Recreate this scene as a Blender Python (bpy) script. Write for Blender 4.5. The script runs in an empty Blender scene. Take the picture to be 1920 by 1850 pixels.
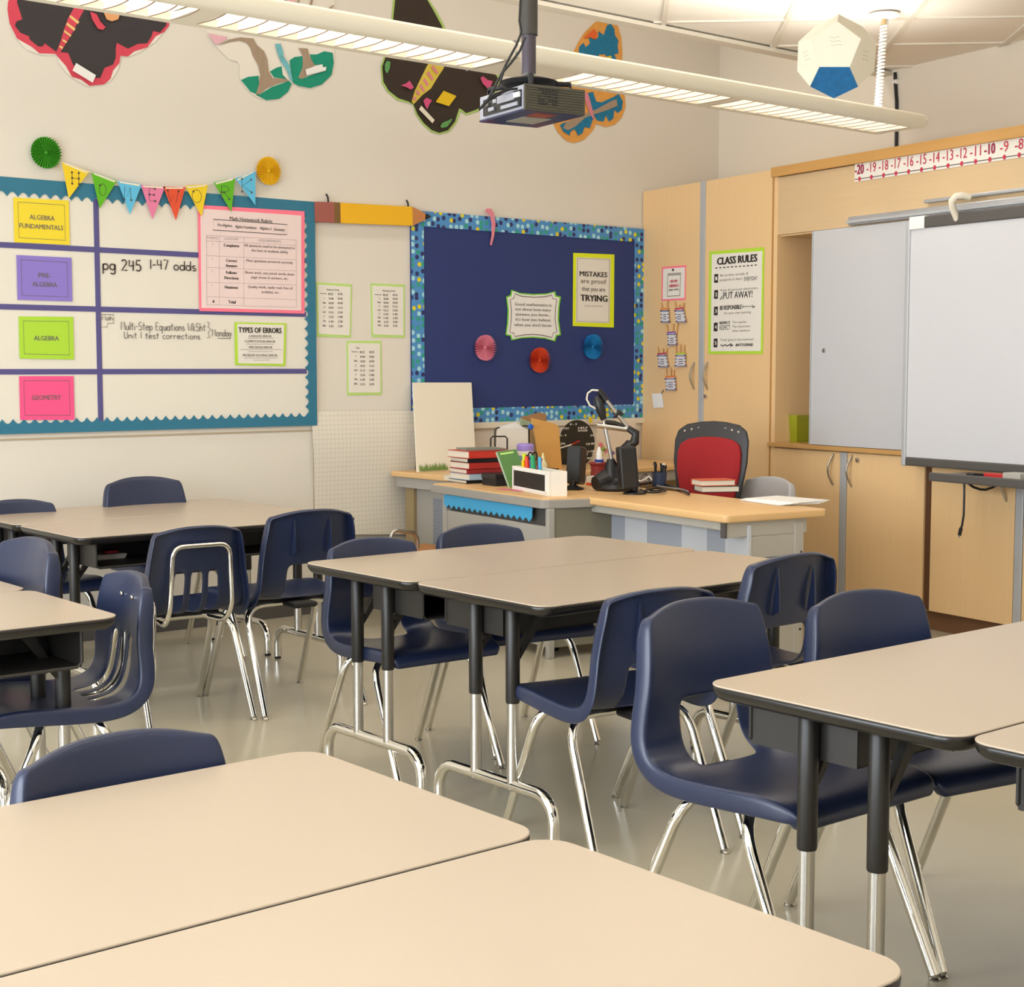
import bpy, bmesh, math, random
from mathutils import Vector, Matrix
random.seed(7)
sc = bpy.context.scene
COL = sc.collection
PI = math.pi
# ------------------------------------------------------------------ camera
F, CXP, CYP, EYE = 2840.0, 960.0, 925.0, 1.34
PITCH = math.atan(237.0 / F)
TH = math.atan(3440.0 / math.hypot(F, 237.0))
FH = Vector((math.cos(TH), math.sin(TH), 0)); RT = Vector((math.sin(TH), -math.cos(TH), 0)); UPW = Vector((0, 0, 1))
FW = FH * math.cos(PITCH) - UPW * math.sin(PITCH); UC = FH * math.sin(PITCH) + UPW * math.cos(PITCH)
CAM = Vector((0, 0, EYE))
cam = bpy.data.objects.new('camera', bpy.data.cameras.new('camera')); COL.objects.link(cam)
cam.data.sensor_width = 36.0; cam.data.lens = 36.0 * F / 1920.0; cam.data.clip_start = 0.05
cam.matrix_world = Matrix((( RT.x, UC.x, -FW.x, 0), (RT.y, UC.y, -FW.y, 0), (RT.z, UC.z, -FW.z, EYE), (0, 0, 0, 1)))
sc.camera = cam
# ------------------------------------------------------------------ view, daylight, room light
sc.view_settings.view_transform = 'Standard'; sc.view_settings.look = 'None'
sc.view_settings.exposure = -0.03; sc.view_settings.gamma = 1.0; sc.view_settings.use_curve_mapping = False
world = bpy.data.worlds.new('world'); sc.world = world; world.use_nodes = True
world.node_tree.nodes['Background'].inputs[0].default_value = (0.62, 0.78, 1.0, 1)
world.node_tree.nodes['Background'].inputs[1].default_value = 1.2
def area(name, loc, aim, sx, sy, power, color, spread=PI):
    l = bpy.data.lights.new(name, 'AREA'); l.shape = 'RECTANGLE'; l.size = sx; l.size_y = sy; l.energy = power; l.color = color; l.spread = spread
    o = bpy.data.objects.new(name, l); COL.objects.link(o); o.location = loc
    o.rotation_euler = (Vector(aim) - Vector(loc)).to_track_quat('-Z', 'Y').to_euler()
    return o
WIN = [(-0.9, 1.0), (1.4, 3.3), (3.7, 5.6)]          # the three windows (y range) in the window wall
for a_, b_ in WIN:                                   # daylight through each window
    area('daylight', (-2.62, (a_ + b_) / 2, 1.55), (3, (a_ + b_) / 2, 1.0), b_ - a_, 2.5, 190, (0.88, 0.94, 1.0))
WARM = (1.0, 0.955, 0.91)
area('slot_fill', (3.4, 6.15, 3.93), (3.4, 6.25, 0), 7.5, 0.3, 32, (1.0, 0.90, 0.76))   # unseen fill light added in the raised slot, brightens upper wall and corner
for y_ in (-0.6, 2.0):                               # assumed rows of lights, never seen, added for ambient fill
    area('added_fill_row', (2.2, y_, 2.52), (2.2, y_, 0), 5.5, 0.25, 3, WARM)
    area('added_fill_row_up', (2.2, y_, 2.60), (2.2, y_, 4), 5.5, 0.25, 40, WARM)
# ------------------------------------------------------------------ helpers
def hit(O, N, px, py):
    d = FW + RT * ((px - CXP) / F) - UC * ((py - CYP) / F)
    t = (Vector(O) - CAM).dot(N) / d.dot(N)
    return CAM + d * t
def W(ax, v, px, py):
    N = {'x': Vector((1, 0, 0)), 'y': Vector((0, 1, 0)), 'z': Vector((0, 0, 1))}[ax]
    return hit(N * v, N, px, py)
class Plane:
    def __init__(s, O, R, U):
        s.O, s.R, s.U = Vector(O), Vector(R).normalized(), Vector(U).normalized(); s.N = s.R.cross(s.U)
    def p(s, a, b, off=0.0): return s.O + s.R * a + s.U * b + s.N * off
    def px(s, x, y, off=0.0):
        P = hit(s.O + s.N * off, s.N, x, y) - s.O
        return P.dot(s.R), P.dot(s.U)
ANG = math.radians(-8.7)
YW = 7.0
DY = Vector((-math.sin(ANG), math.cos(ANG), 0)); DX = Vector((math.cos(ANG), math.sin(ANG), 0))
QC = Vector((6.88, YW, 0))
PL = Plane((0, YW, 0), (1, 0, 0), (0, 0, 1))                 # homework wall
PC = Plane(QC, -DY, (0, 0, 1))                               # face of the cabinets
PR = Plane((7.585, YW, 0), -DY, (0, 0, 1))                   # right wall
def lin(h):
    h = h.lstrip('#'); c = [int(h[i:i + 2], 16) / 255 for i in (0, 2, 4)]
    return tuple((x / 12.92 if x <= 0.04045 else ((x + 0.055) / 1.055) ** 2.4) for x in c) + (1,)
MATS = {}
def mat(name, col, rough=0.5, metal=0.0, bump=None, vary=None, emit=0, alpha=1, trans=0, spec=None, coat=0, grain=None):
    if name in MATS: return MATS[name]
    m = bpy.data.materials.new(name); m.use_nodes = True; nt = m.node_tree; b = nt.nodes['Principled BSDF']
    c = lin(col) if isinstance(col, str) else tuple(col) + (1,)
    b.inputs['Base Color'].default_value = c; b.inputs['Roughness'].default_value = rough; b.inputs['Metallic'].default_value = metal
    if spec is not None: b.inputs['Specular IOR Level'].default_value = spec
    if coat: b.inputs['Coat Weight'].default_value = coat; b.inputs['Coat Roughness'].default_value = 0.15
    if emit: b.inputs['Emission Color'].default_value = c; b.inputs['Emission Strength'].default_value = emit
    if trans: b.inputs['Transmission Weight'].default_value = trans
    if alpha < 1: b.inputs['Alpha'].default_value = alpha
    tc = None
    def co(scale):
        nonlocal tc
        if tc is None: tc = nt.nodes.new('ShaderNodeTexCoord')
        mp = nt.nodes.new('ShaderNodeMapping'); nt.links.new(tc.outputs['Object'], mp.inputs[0])
        mp.inputs['Scale'].default_value = scale if isinstance(scale, tuple) else (scale,) * 3
        return mp.outputs[0]
    if vary or grain:
        sclv, amt = vary or grain
        n = nt.nodes.new('ShaderNodeTexNoise'); n.inputs['Scale'].default_value = 1.0; n.inputs['Detail'].default_value = 5
        nt.links.new(co(sclv), n.inputs['Vector'])
        mx = nt.nodes.new('ShaderNodeMix'); mx.data_type = 'RGBA'
        mx.inputs[6].default_value = tuple(max(0, x * (1 - amt)) for x in c[:3]) + (1,); mx.inputs[7].default_value = tuple(min(1, x * (1 + amt)) for x in c[:3]) + (1,)
        nt.links.new(n.outputs[0], mx.inputs[0]); nt.links.new(mx.outputs[2], b.inputs['Base Color'])
    if bump:
        n = nt.nodes.new('ShaderNodeTexNoise'); n.inputs['Scale'].default_value = 1.0; n.inputs['Detail'].default_value = 3
        nt.links.new(co(bump[0]), n.inputs['Vector'])
        bp = nt.nodes.new('ShaderNodeBump'); bp.inputs['Strength'].default_value = bump[1]; bp.inputs['Distance'].default_value = 0.002
        nt.links.new(n.outputs[0], bp.inputs['Height']); nt.links.new(bp.outputs[0], b.inputs['Normal'])
    MATS[name] = m; return m
MW = {}
def thing(name, label, cat, loc=(0, 0, 0), rotz=0.0, group=None, scale=1.0):
    o = bpy.data.objects.new(name, None); COL.objects.link(o); o.empty_display_size = 0.1
    o.location = loc; o.rotation_euler = (0, 0, rotz); o.scale = (scale,) * 3
    tag(o, label, cat, group)
    MW[o.name] = Matrix.Translation(Vector(loc)) @ Matrix.Rotation(rotz, 4, 'Z') @ Matrix.Scale(scale, 4)
    return o
def tag(o, label, cat=None, group=None, kind=None):
    if label: o['label'] = label
    if cat: o['category'] = cat
    if group: o['group'] = group
    if kind: o['kind'] = kind
    return o
class MB:
    def __init__(s): s.v = []; s.f = []
    def add(s, vs, fs):
        b = len(s.v); s.v += [Vector(x) for x in vs]; s.f += [tuple(i + b for i in f) for f in fs]; return s
    def bx(s, x0, x1, y0, y1, z0, z1, M=None):
        vs = [Vector((x, y, z)) for z in (z0, z1) for y in (y0, y1) for x in (x0, x1)]
        if M is not None: vs = [M @ v for v in vs]
        return s.add(vs, [(0, 2, 3, 1), (4, 5, 7, 6), (0, 1, 5, 4), (2, 6, 7, 3), (0, 4, 6, 2), (1, 3, 7, 5)])
    def prism(s, pts, ext):
        n = len(pts); a = [Vector(p) for p in pts]; e = Vector(ext)
        return s.add(a + [p + e for p in a], [tuple(range(n))[::-1], tuple(range(n, 2 * n))] + [(i, (i + 1) % n, n + (i + 1) % n, n + i) for i in range(n)])
    def strip(s, A, B, ext):
        n = len(A); e = Vector(ext); A = [Vector(p) for p in A]; B = [Vector(p) for p in B]
        vs = A + B + [p + e for p in A] + [p + e for p in B]; fs = []
        for i in range(n - 1):
            fs += [(i, i + 1, n + i + 1, n + i), (2 * n + i, 3 * n + i, 3 * n + i + 1, 2 * n + i + 1), (i, 2 * n + i, 2 * n + i + 1, i + 1), (n + i, n + i + 1, 3 * n + i + 1, 3 * n + i)]
        fs += [(0, n, 3 * n, 2 * n), (n - 1, 3 * n - 1, 4 * n - 1, 2 * n - 1)]
        return s.add(vs, fs)
    def tube(s, pts, r, n=8, closed=False):
        pts = [Vector(p) for p in pts]; m = len(pts); rs = r if isinstance(r, (list, tuple)) else [r] * m
        prev = None; rings = []
        for i in range(m):
            a = pts[(i - 1) % m] if (i > 0 or closed) else pts[0]; c = pts[(i + 1) % m] if (i < m - 1 or closed) else pts[-1]
            t = (c - a).normalized()
            if prev is None:
                h = Vector((0, 0, 1)) if abs(t.z) < 0.9 else Vector((1, 0, 0)); u = t.cross(h).normalized()
            else:
                u = (prev - t * prev.dot(t)); u = u.normalized() if u.length > 1e-6 else t.orthogonal().normalized()
            prev = u; w = t.cross(u)
            rings.append([pts[i] + (u * math.cos(2 * PI * k / n) + w * math.sin(2 * PI * k / n)) * rs[i] for k in range(n)])
        vs = [v for ring in rings for v in ring]; fs = []
        for i in range(m if closed else m - 1):
            j = (i + 1) % m
            for k in range(n): fs.append((i * n + k, i * n + (k + 1) % n, j * n + (k + 1) % n, j * n + k))
        if not closed: fs += [tuple(range(n))[::-1], tuple(range((m - 1) * n, m * n))]
        return s.add(vs, fs)
    def cyl(s, p0, p1, r0, r1=None, n=14): return s.tube([p0, p1], [r0, r0 if r1 is None else r1], n)
    def lathe(s, prof, c=(0, 0, 0), n=20, M=None):
        c = Vector(c); vs = []; fs = []; m = len(prof)
        for r, z in prof:
            for k in range(n):
                v = Vector((r * math.cos(2 * PI * k / n), r * math.sin(2 * PI * k / n), z)); vs.append(c + (M @ v if M is not None else v))
        for i in range(m - 1):
            for k in range(n): fs.append((i * n + k, i * n + (k + 1) % n, (i + 1) * n + (k + 1) % n, (i + 1) * n + k))
        fs += [tuple(range(n))[::-1], tuple(range((m - 1) * n, m * n))]
        return s.add(vs, fs)
    def ribbon(s, pts, w, N, off=0.0, closed=False):
        pts = [Vector(p) for p in pts]; N = Vector(N).normalized(); m = len(pts); L = []; R_ = []
        for i in range(m):
            a = pts[(i - 1) % m] if (i > 0 or closed) else pts[0]; c = pts[(i + 1) % m] if (i < m - 1 or closed) else pts[-1]
            t = (c - a); t = t.normalized() if t.length > 1e-9 else Vector((1, 0, 0)); q = N.cross(t) * (w / 2)
            L.append(pts[i] + q + N * off); R_.append(pts[i] - q + N * off)
        fs = [(i, (i + 1) % m, m + (i + 1) % m, m + i) for i in range(m if closed else m - 1)]
        return s.add(L + R_, fs)
    def mesh(s, name, bevel=0.0, smooth=False, seg=2, weld=0.0):
        me = bpy.data.meshes.new(name); bm = bmesh.new()
        vv = [bm.verts.new(v) for v in s.v]
        for f in s.f:
            try: bm.faces.new([vv[i] for i in f])
            except ValueError: pass
        if weld: bmesh.ops.remove_doubles(bm, verts=bm.verts, dist=weld)
        bmesh.ops.recalc_face_normals(bm, faces=bm.faces)
        if bevel:
            es = [e for e in bm.edges if len(e.link_faces) == 2 and e.calc_face_angle(0) > 0.6]
            bmesh.ops.bevel(bm, geom=es, offset=bevel, segments=seg, affect='EDGES', profile=0.5, clamp_overlap=True)
        bm.to_mesh(me); bm.free()
        if smooth:
            me.polygons.foreach_set('use_smooth', [True] * len(me.polygons))
            if smooth != 'all':
                try: me.set_sharp_from_angle(angle=math.radians(40))
                except Exception: pass
        return me
    def build(s, name, m, parent=None, bevel=0.0, smooth=False, world=False, seg=2, weld=0.0, label=None, cat=None, group=None, kind=None):
        if parent is not None and world:
            inv = MW[parent.name].inverted(); s.v = [inv @ v for v in s.v]
        loc = None
        if parent is None and s.v:
            lo = Vector([min(v[i] for v in s.v) for i in range(3)]); hi = Vector([max(v[i] for v in s.v) for i in range(3)])
            loc = Vector(((lo.x + hi.x) / 2, (lo.y + hi.y) / 2, lo.z)); s.v = [v - loc for v in s.v]
        o = bpy.data.objects.new(name, s.mesh(name, bevel, smooth, seg, weld)); COL.objects.link(o)
        o.data.materials.append(m)
        if parent is not None: o.parent = parent; MW[o.name] = MW[parent.name]
        else: o.location = loc; MW[o.name] = Matrix.Translation(loc)
        tag(o, label, cat, group, kind)
        return o
def children(o): return CH.get(o.name, [])
CH = {}
def index_children():
    CH.clear()
    for o in COL.objects:
        if o.parent: CH.setdefault(o.parent.name, []).append(o)
def copy_tree(o, parent=None):
    c = o.copy(); COL.objects.link(c); c.parent = parent
    for ch in children(o): copy_tree(ch, c)
    return c
def struct(name, mb, m, label=None, **k):
    return mb.build(name, m, label=label, kind='structure', **k)
# flat pieces on a plane
def poly(pl, pts, name, m, parent=None, off=0.002, th=0.0015, px=True, **k):
    q = [pl.px(x, y, off) if px else (x, y) for x, y in pts]
    P = [pl.p(a, b, off) for a, b in q]
    return MB().prism(P, -pl.N * th).build(name, m, parent, world=parent is not None, **k)
def textmesh(s, size, bold=0.0, spacing=1.0):
    cu = bpy.data.curves.new('txt', 'FONT'); cu.body = s; cu.size = size; cu.align_x = 'CENTER'; cu.align_y = 'CENTER'; cu.offset = bold * size; cu.resolution_u = 2; cu.space_character = spacing
    ob = bpy.data.objects.new('txt', cu); me = bpy.data.meshes.new_from_object(ob)
    bpy.data.objects.remove(ob); bpy.data.curves.remove(cu)
    return me
def text(pl, s, a, b, h, m, parent, off=0.004, wid=None, bold=0.0, name='lettering', shear=0.0, spacing=1.0, rot=0.0):
    """flat printed lettering centred at plane coordinates (a, b), cap height h"""
    me = textmesh(s, h / 0.72, 0.0, spacing)
    if not me.vertices: return None
    if bold:                        # heavy lettering: the same letters struck several times, a hair apart
        bm = bmesh.new(); sh = bold * h * 2.0
        for kk, (ox, oy) in enumerate(((-1, 0), (-.33, .5), (.33, -.5), (1, 0), (0, 0))):
            k0 = len(bm.verts); bm.from_mesh(me); bm.verts.ensure_lookup_table()
            for v in bm.verts[k0:]: v.co.x += ox * sh; v.co.y += oy * sh * .6; v.co.z = 4e-5 * kk
        bm.to_mesh(me); bm.free()
    xs = [v.co.x for v in me.vertices]; ys = [v.co.y for v in me.vertices]
    cx_, cy_ = (min(xs) + max(xs)) / 2, (min(ys) + max(ys)) / 2; sx = 1.0 if not wid else wid / max(1e-6, max(xs) - min(xs))
    inv = MW[parent.name].inverted(); cr, sr = math.cos(rot), math.sin(rot)
    for v in me.vertices:
        x, y = (v.co.x - cx_) * sx, v.co.y - cy_; x += shear * y
        v.co = inv @ pl.p(a + x * cr - y * sr, b + x * sr + y * cr, off + v.co.z)
    me.materials.append(m); o = bpy.data.objects.new(name, me); COL.objects.link(o); o.parent = parent; MW[o.name] = MW[parent.name]
    return o
def textpx(pl, s, px, py, hpx, m, parent, off=0.004, wpx=None, **k):
    a, b = pl.px(px, py, off); b1 = pl.px(px, py - hpx / 2, off)[1]; b0 = pl.px(px, py + hpx / 2, off)[1]
    wid = None
    if wpx: wid = abs(pl.px(px + wpx / 2, py, off)[0] - pl.px(px - wpx / 2, py, off)[0])
    return text(pl, s, a, b, b1 - b0, m, parent, off, wid, **k)
def textblock(pl, lines, m, parent, off=0.004):
    """several printed lines as one flat part: (text, px, py, height px, width px)"""
    os_ = [textpx(pl, t, x, y, h, m, parent, off, w, bold=bd) for t, x, y, h, w, bd in lines]
    bm = bmesh.new()
    for o in os_:
        if o: bm.from_mesh(o.data)
    me = bpy.data.meshes.new('lettering'); bm.to_mesh(me); bm.free(); me.materials.append(m)
    for o in os_:
        if o: bpy.data.objects.remove(o)
    o = bpy.data.objects.new('lettering', me); COL.objects.link(o); o.parent = parent; MW[o.name] = MW[parent.name]
    return o
# single-stroke handwriting: glyphs on a box with baseline 0, x-height 0.55, cap height 1
def arc(cx, cy, rx, ry, a0, a1, n=9): return [(cx + rx * math.cos(math.radians(a0 + (a1 - a0) * i / n)), cy + ry * math.sin(math.radians(a0 + (a1 - a0) * i / n))) for i in range(n + 1)]
O_ = arc(.25, .27, .24, .27, 90, 450, 12)
GL = {'a': [O_, [(.5, .55), (.5, .0)]], 'c': [arc(.28, .27, .26, .27, 50, 310)], 'd': [O_, [(.5, 1), (.5, 0)]], 'e': [[(.02, .3), (.5, .32)] + arc(.26, .28, .25, .27, 10, 320)],
 'g': [O_, [(.5, .55), (.5, -.2)] + arc(.27, -.2, .23, .18, 0, -150)], 'h': [[(.03, 1), (.03, 0)], [(.03, .35)] + arc(.25, .33, .2, .2, 150, 0, 6) + [(.46, 0)]], 'i': [[(.1, .5), (.1, 0)], [(.1, .72), (.12, .76)]],
 'k': [[(.05, 1), (.05, 0)], [(.4, .55), (.06, .25), (.42, 0)]], 'l': [[(.1, 1), (.1, 0)]], 'm': [[(.02, .55), (.02, 0)], [(.02, .35)] + arc(.18, .35, .15, .18, 150, 0, 5) + [(.34, 0)], [(.34, .35)] + arc(.5, .35, .15, .18, 150, 0, 5) + [(.66, 0)]],
 'n': [[(.03, .55), (.03, 0)], [(.03, .33)] + arc(.24, .33, .2, .2, 150, 0, 6) + [(.45, 0)]], 'o': [O_], 'p': [[(.02, .55), (.02, -.4)], O_], 'q': [O_, [(.5, .55), (.5, -.4), (.6, -.3)]],
 'r': [[(.04, .55), (.04, 0)], [(.04, .3)] + arc(.24, .33, .2, .2, 150, 40, 5)], 's': [arc(.22, .41, .17, .13, 40, 260, 7) + arc(.22, .13, .18, .14, 90, -150, 7)], 't': [[(.2, .9), (.2, .08), (.32, 0)], [(.02, .58), (.4, .6)]],
 'u': [[(.03, .55), (.05, .12)] + arc(.24, .16, .19, .16, 180, 340, 6) + [(.45, .55)], [(.45, .5), (.47, 0)]], 'y': [[(.03, .55), (.24, .1)], [(.46, .55), (.1, -.4)]],
 'M': [[(.0, 0), (.08, 1), (.35, .3), (.62, 1), (.7, 0)]], 'S': [arc(.28, .74, .24, .25, 50, 250, 9) + arc(.28, .25, .26, .25, 80, -150, 9)], 'E': [[(.5, 1), (.05, 1), (.05, 0), (.5, 0)], [(.05, .5), (.42, .5)]],
 'W': [[(.0, 1), (.2, 0), (.4, .7), (.6, 0), (.8, 1)]], 'U': [[(.03, 1), (.03, .3)] + arc(.27, .28, .24, .28, 180, 360, 8) + [(.51, 1)]], 'H': [[(.05, 1), (.05, 0)], [(.5, 1), (.5, 0)], [(.05, .5), (.5, .5)]],
 'O': [arc(.28, .5, .27, .5, 90, 450, 16)], 'R': [[(.05, 0), (.05, 1)] + arc(.2, .76, .28, .24, 90, -90, 8) + [(.05, .5)], [(.2, .5), (.5, 0)]], 'K': [[(.05, 1), (.05, 0)], [(.5, 1), (.06, .45), (.52, 0)]],
 '1': [[(.1, 1), (.1, 0)]], '2': [arc(.25, .74, .23, .25, 160, -30, 8) + [(.02, 0), (.55, .02)]], '4': [[(.05, 1), (.03, .45), (.5, .47)], [(.42, .95), (.42, 0)]], '5': [[(.48, 1), (.1, 1), (.06, .58)] + arc(.24, .3, .25, .3, 120, -140, 9)],
 '7': [[(.03, 1), (.5, 1), (.2, 0)]], '-': [[(.05, .42), (.35, .44)]], '}': [[(.05, 1.1), (.2, 1.05), (.12, .7), (.3, .5), (.12, .3), (.2, -.1), (.03, -.15)]], ' ': []}
def strokes(pl, s, px, py, capx, wpx, m, parent, lw=0.004, off=0.004, name='handwriting', dots=0.0):
    """handwritten line whose baseline starts at photo pixel (px, py), cap height capx, total width wpx"""
    adv = []; x = 0
    for ch in s:
        g = GL.get(ch, []); w = max([p[0] for st in g for p in st], default=.3); adv.append(x); x += w + .16
    a0, b0 = pl.px(px, py, off); k = pl.px(px, py - capx, off)[1] - b0; a1 = pl.px(px + wpx, py, off)[0]; kx = (a1 - a0) / max(.01, x - .16)
    mb = MB()
    for ch, x0 in zip(s, adv):
        for st in GL.get(ch, []):
            pts = [pl.p(a0 + (x0 + p[0]) * kx, b0 + p[1] * k, off) for p in st]
            mb.ribbon(pts, lw, pl.N)
            if dots:
                for q in ((pts[0], pts[-1]) if ch != 'O' else (pts[2],)):
                    mb.ribbon([q - pl.R * dots, q + pl.R * dots], dots * 2, pl.N, 0.0004)
    return mb.build(name, m, parent, world=True)
# ------------------------------------------------------------------ materials
M_WALL = mat('wall_paint', '#E3DCD0', 0.75, bump=(220, 0.12))
M_WALL2 = mat('wall_paint_right', '#E1D8C8', 0.75, bump=(220, 0.12))
M_CEIL = mat('ceiling_tile_white', '#EFE9DC', 0.85, bump=(300, 0.2))
M_GRID = mat('ceiling_grid_white', '#DDD6C6', 0.5)
M_FLOOR = mat('polished_floor', '#BDB5A0', 0.20, vary=(1.6, 0.10), spec=0.5)
M_WOOD = mat('maple_laminate', '#EAC592', 0.42, grain=((70, 70, 1.6), 0.045))
M_WOODH = mat('maple_laminate_header', '#D3B68D', 0.42, grain=((60, 2.2, 60), 0.06))
M_WOODD = mat('maple_edge', '#B98548', 0.45, grain=((30, 30, 2), 0.12))
M_KICK = mat('toe_kick_brown', '#7A563A', 0.6, grain=((3, 3, 30), 0.12))
M_DKBRN = mat('dark_brown_strip', '#5A3A1E', 0.8)
M_ALU = mat('brushed_aluminium', '#C6C9CE', 0.38, 0.75)
M_ALUP = mat('grey_painted_strip', '#B9BBBE', 0.45, 0.2)
M_CHROME = mat('chrome', '#E4E2DC', 0.07, 1.0)
M_STEEL = mat('satin_steel', '#C3C0BA', 0.28, 1.0)
M_NAVY = mat('navy_plastic', '#202A47', 0.33, bump=(260, 0.10), spec=0.55)
M_GREYSH = mat('grey_plastic', '#B4B2B2', 0.4)
M_TOP = mat('beige_laminate', '#BBAB98', 0.30, vary=(420, 0.035), spec=0.5)
M_TBLACK = mat('black_edge_band', '#1E1B18', 0.26)
M_BLACKM = mat('black_metal', '#1D1A17', 0.42)
M_BOX = mat('black_book_box', '#25221F', 0.45)
M_BLK = mat('black_plastic', '#17171A', 0.38)
M_BLKM = mat('matt_black', '#151517', 0.6)
M_DGREY = mat('dark_grey', '#55524F', 0.45)
M_MGREY = mat('mid_grey', '#807C78', 0.45)
M_LGREY = mat('light_grey_metal', '#B7B3AA', 0.45, 0.1)
M_DESKG = mat('desk_grey_paint', '#A9A59D', 0.5)
M_DESKB = mat('desk_pale_grey_paint', '#C9CDD4', 0.5)
M_WHITE = mat('white', '#F0EEEA', 0.5)
M_PAPER = mat('paper', '#E9E4DA', 0.8)
M_CREAMP = mat('cream_card', '#E8DFCC', 0.8)
M_WBOARD = mat('whiteboard', '#E7E2D5', 0.3)
M_WBW = mat('whiteboard_cool', '#C6C6C9', 0.28)
M_IWB = mat('projection_white', '#D0D0D4', 0.35)
M_LIME = mat('lime_paper', '#B7DE3C', 0.6)
M_LIME2 = mat('lime_paper_pale', '#BCE07A', 0.7)
M_NEON = mat('neon_yellow', '#E2F01E', 0.45)
M_PINKB = mat('pink_border', '#FF7E97', 0.6)
M_PINKP = mat('pink_paper', '#EFD9D6', 0.7)
M_PURT = mat('purple_tape', '#56518A', 0.45)
M_TEAL = mat('teal_border', '#2C7591', 0.6, vary=(60, 0.05))
M_CYAN = mat('cyan_border', '#3FA6D8', 0.5)
M_NAVYP = mat('navy_paper', '#283872', 0.75, bump=(9, 0.25))
M_INK = mat('black_ink', '#26221F', 0.7)
M_INKG = mat('grey_ink', '#6E6562', 0.7)
M_INKL = mat('light_ink', '#A49A97', 0.7)
M_INKB = mat('marker_ink', '#4A3B39', 0.6)
M_REDI = mat('red_ink', '#C3304A', 0.6)
M_MAROON = mat('maroon_ink', '#9C1745', 0.6)
M_BLUEI = mat('blue_ink', '#A9C1D6', 0.7)
M_RED = mat('red', '#C0282B', 0.5)
M_YEL = mat('yellow', '#F0CF1D', 0.5)
M_GRN = mat('green', '#5DB513', 0.55)
M_SKY = mat('sky_blue', '#5FBFE6', 0.55)
M_PINK = mat('pink', '#E67FA6', 0.55)
M_ORED = mat('orange_red', '#E4512F', 0.55)
M_MANILA = mat('manila', '#DDA95E', 0.65)
# ------------------------------------------------------------------ room shell
CEIL_Z, CEDGE = 3.03, 5.47
struct('floor', MB().bx(-2.35, 9.2, -2.7, 7.2, -0.12, 0.0), M_FLOOR)
struct('wall_left', MB().bx(-2.35, 7.75, YW, YW + 0.15, 0.0, 4.05), M_WALL)
y0r, y1r = -9.4, 0.05
struct('wall_right', MB().prism([PR.p(-y1r, 0), PR.p(-y0r, 0), PR.p(-y0r, 4.05), PR.p(-y1r, 4.05)], -PR.N * 0.15), M_WALL2)
struct('wall_rear', MB().bx(-2.35, 7.0, -2.7, -2.55, 0, 4.05), M_WALL)
w = MB(); ys = [-2.55] + [v for p in WIN for v in p] + [YW]
for i in range(0, len(ys), 2): w.bx(-2.35, -2.2, ys[i], ys[i + 1], 0, 4.05)
for a_, b_ in WIN: w.bx(-2.35, -2.2, a_, b_, 0, 0.32); w.bx(-2.35, -2.2, a_, b_, 2.8, 4.05)
struct('wall_front', w, M_WALL)
M_GLASS = bpy.data.materials.new('window_glass'); M_GLASS.use_nodes = True
nt = M_GLASS.node_tree; nt.nodes.remove(nt.nodes['Principled BSDF'])
tr_ = nt.nodes.new('ShaderNodeBsdfTransparent'); gl_ = nt.nodes.new('ShaderNodeBsdfGlossy'); gl_.inputs['Roughness'].default_value = 0.02; mx_ = nt.nodes.new('ShaderNodeMixShader'); mx_.inputs[0].default_value = 0.06
nt.links.new(tr_.outputs[0], mx_.inputs[1]); nt.links.new(gl_.outputs[0], mx_.inputs[2]); nt.links.new(mx_.outputs[0], nt.nodes['Material Output'].inputs[0])
for i, (a_, b_) in enumerate(WIN):
    fr = MB()
    for q0, q1 in ((a_, a_ + .06), (b_ - .06, b_), ((a_ + b_) / 2 - .025, (a_ + b_) / 2 + .025)): fr.bx(-2.32, -2.24, q0, q1, .32, 2.8)
    for q0, q1 in ((.32, .38), (2.74, 2.8)): fr.bx(-2.32, -2.24, a_, b_, q0, q1)
    wf = struct('window_%d' % (i + 1), fr, M_WHITE)
    for q0, q1 in ((a_ + .06, (a_ + b_) / 2 - .025), ((a_ + b_) / 2 + .025, b_ - .06)):
        MB().bx(-2.285, -2.279, q0, q1, .38, 2.74).build('pane', M_GLASS, wf, world=True)
struct('ceiling', MB().bx(-2.35, 7.8, -2.7, CEDGE, CEIL_Z + 0.035, CEIL_Z + 0.15).bx(-2.35, 8.2, -2.7, YW + .15, 4.0, 4.1), M_CEIL)
struct('trim_1', MB().bx(-2.35, 7.5, CEDGE, CEDGE + 0.05, CEIL_Z - 0.02, CEIL_Z + 0.20).bx(-2.35, 7.5, CEDGE - 0.03, CEDGE, CEIL_Z - 0.02, CEIL_Z + 0.0), M_GRID, label='pale metal edge trim of the dropped ceiling')
# suspended ceiling tiles, laid at an angle to the room
ceil_o = bpy.data.objects['ceiling']
gB = TH - math.atan(195.0 / 2850.0); eB = Vector((math.cos(gB), math.sin(gB), 0)); eA = Vector((math.sin(gB), -math.cos(gB), 0))
pB = W('z', CEIL_Z, 1475, 40); pA = W('z', CEIL_Z, 1400, 42)
oa, ob = pB.dot(eA), pA.dot(eB); TS = 0.6
def clip(poly_, fn):
    out = []
    for i in range(len(poly_)):
        a, b = poly_[i], poly_[(i + 1) % len(poly_)]; da, db = fn(a), fn(b)
        if da >= 0: out.append(a)
        if (da >= 0) != (db >= 0): out.append(a + (b - a) * (da / (da - db)))
    return out
edges = [lambda p: CEDGE - 0.03 - p.y, lambda p: (p - PR.O).dot(PR.N) - 0.002, lambda p: p.x + 2.1, lambda p: p.y + 2.4]
grid = MB()
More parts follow.
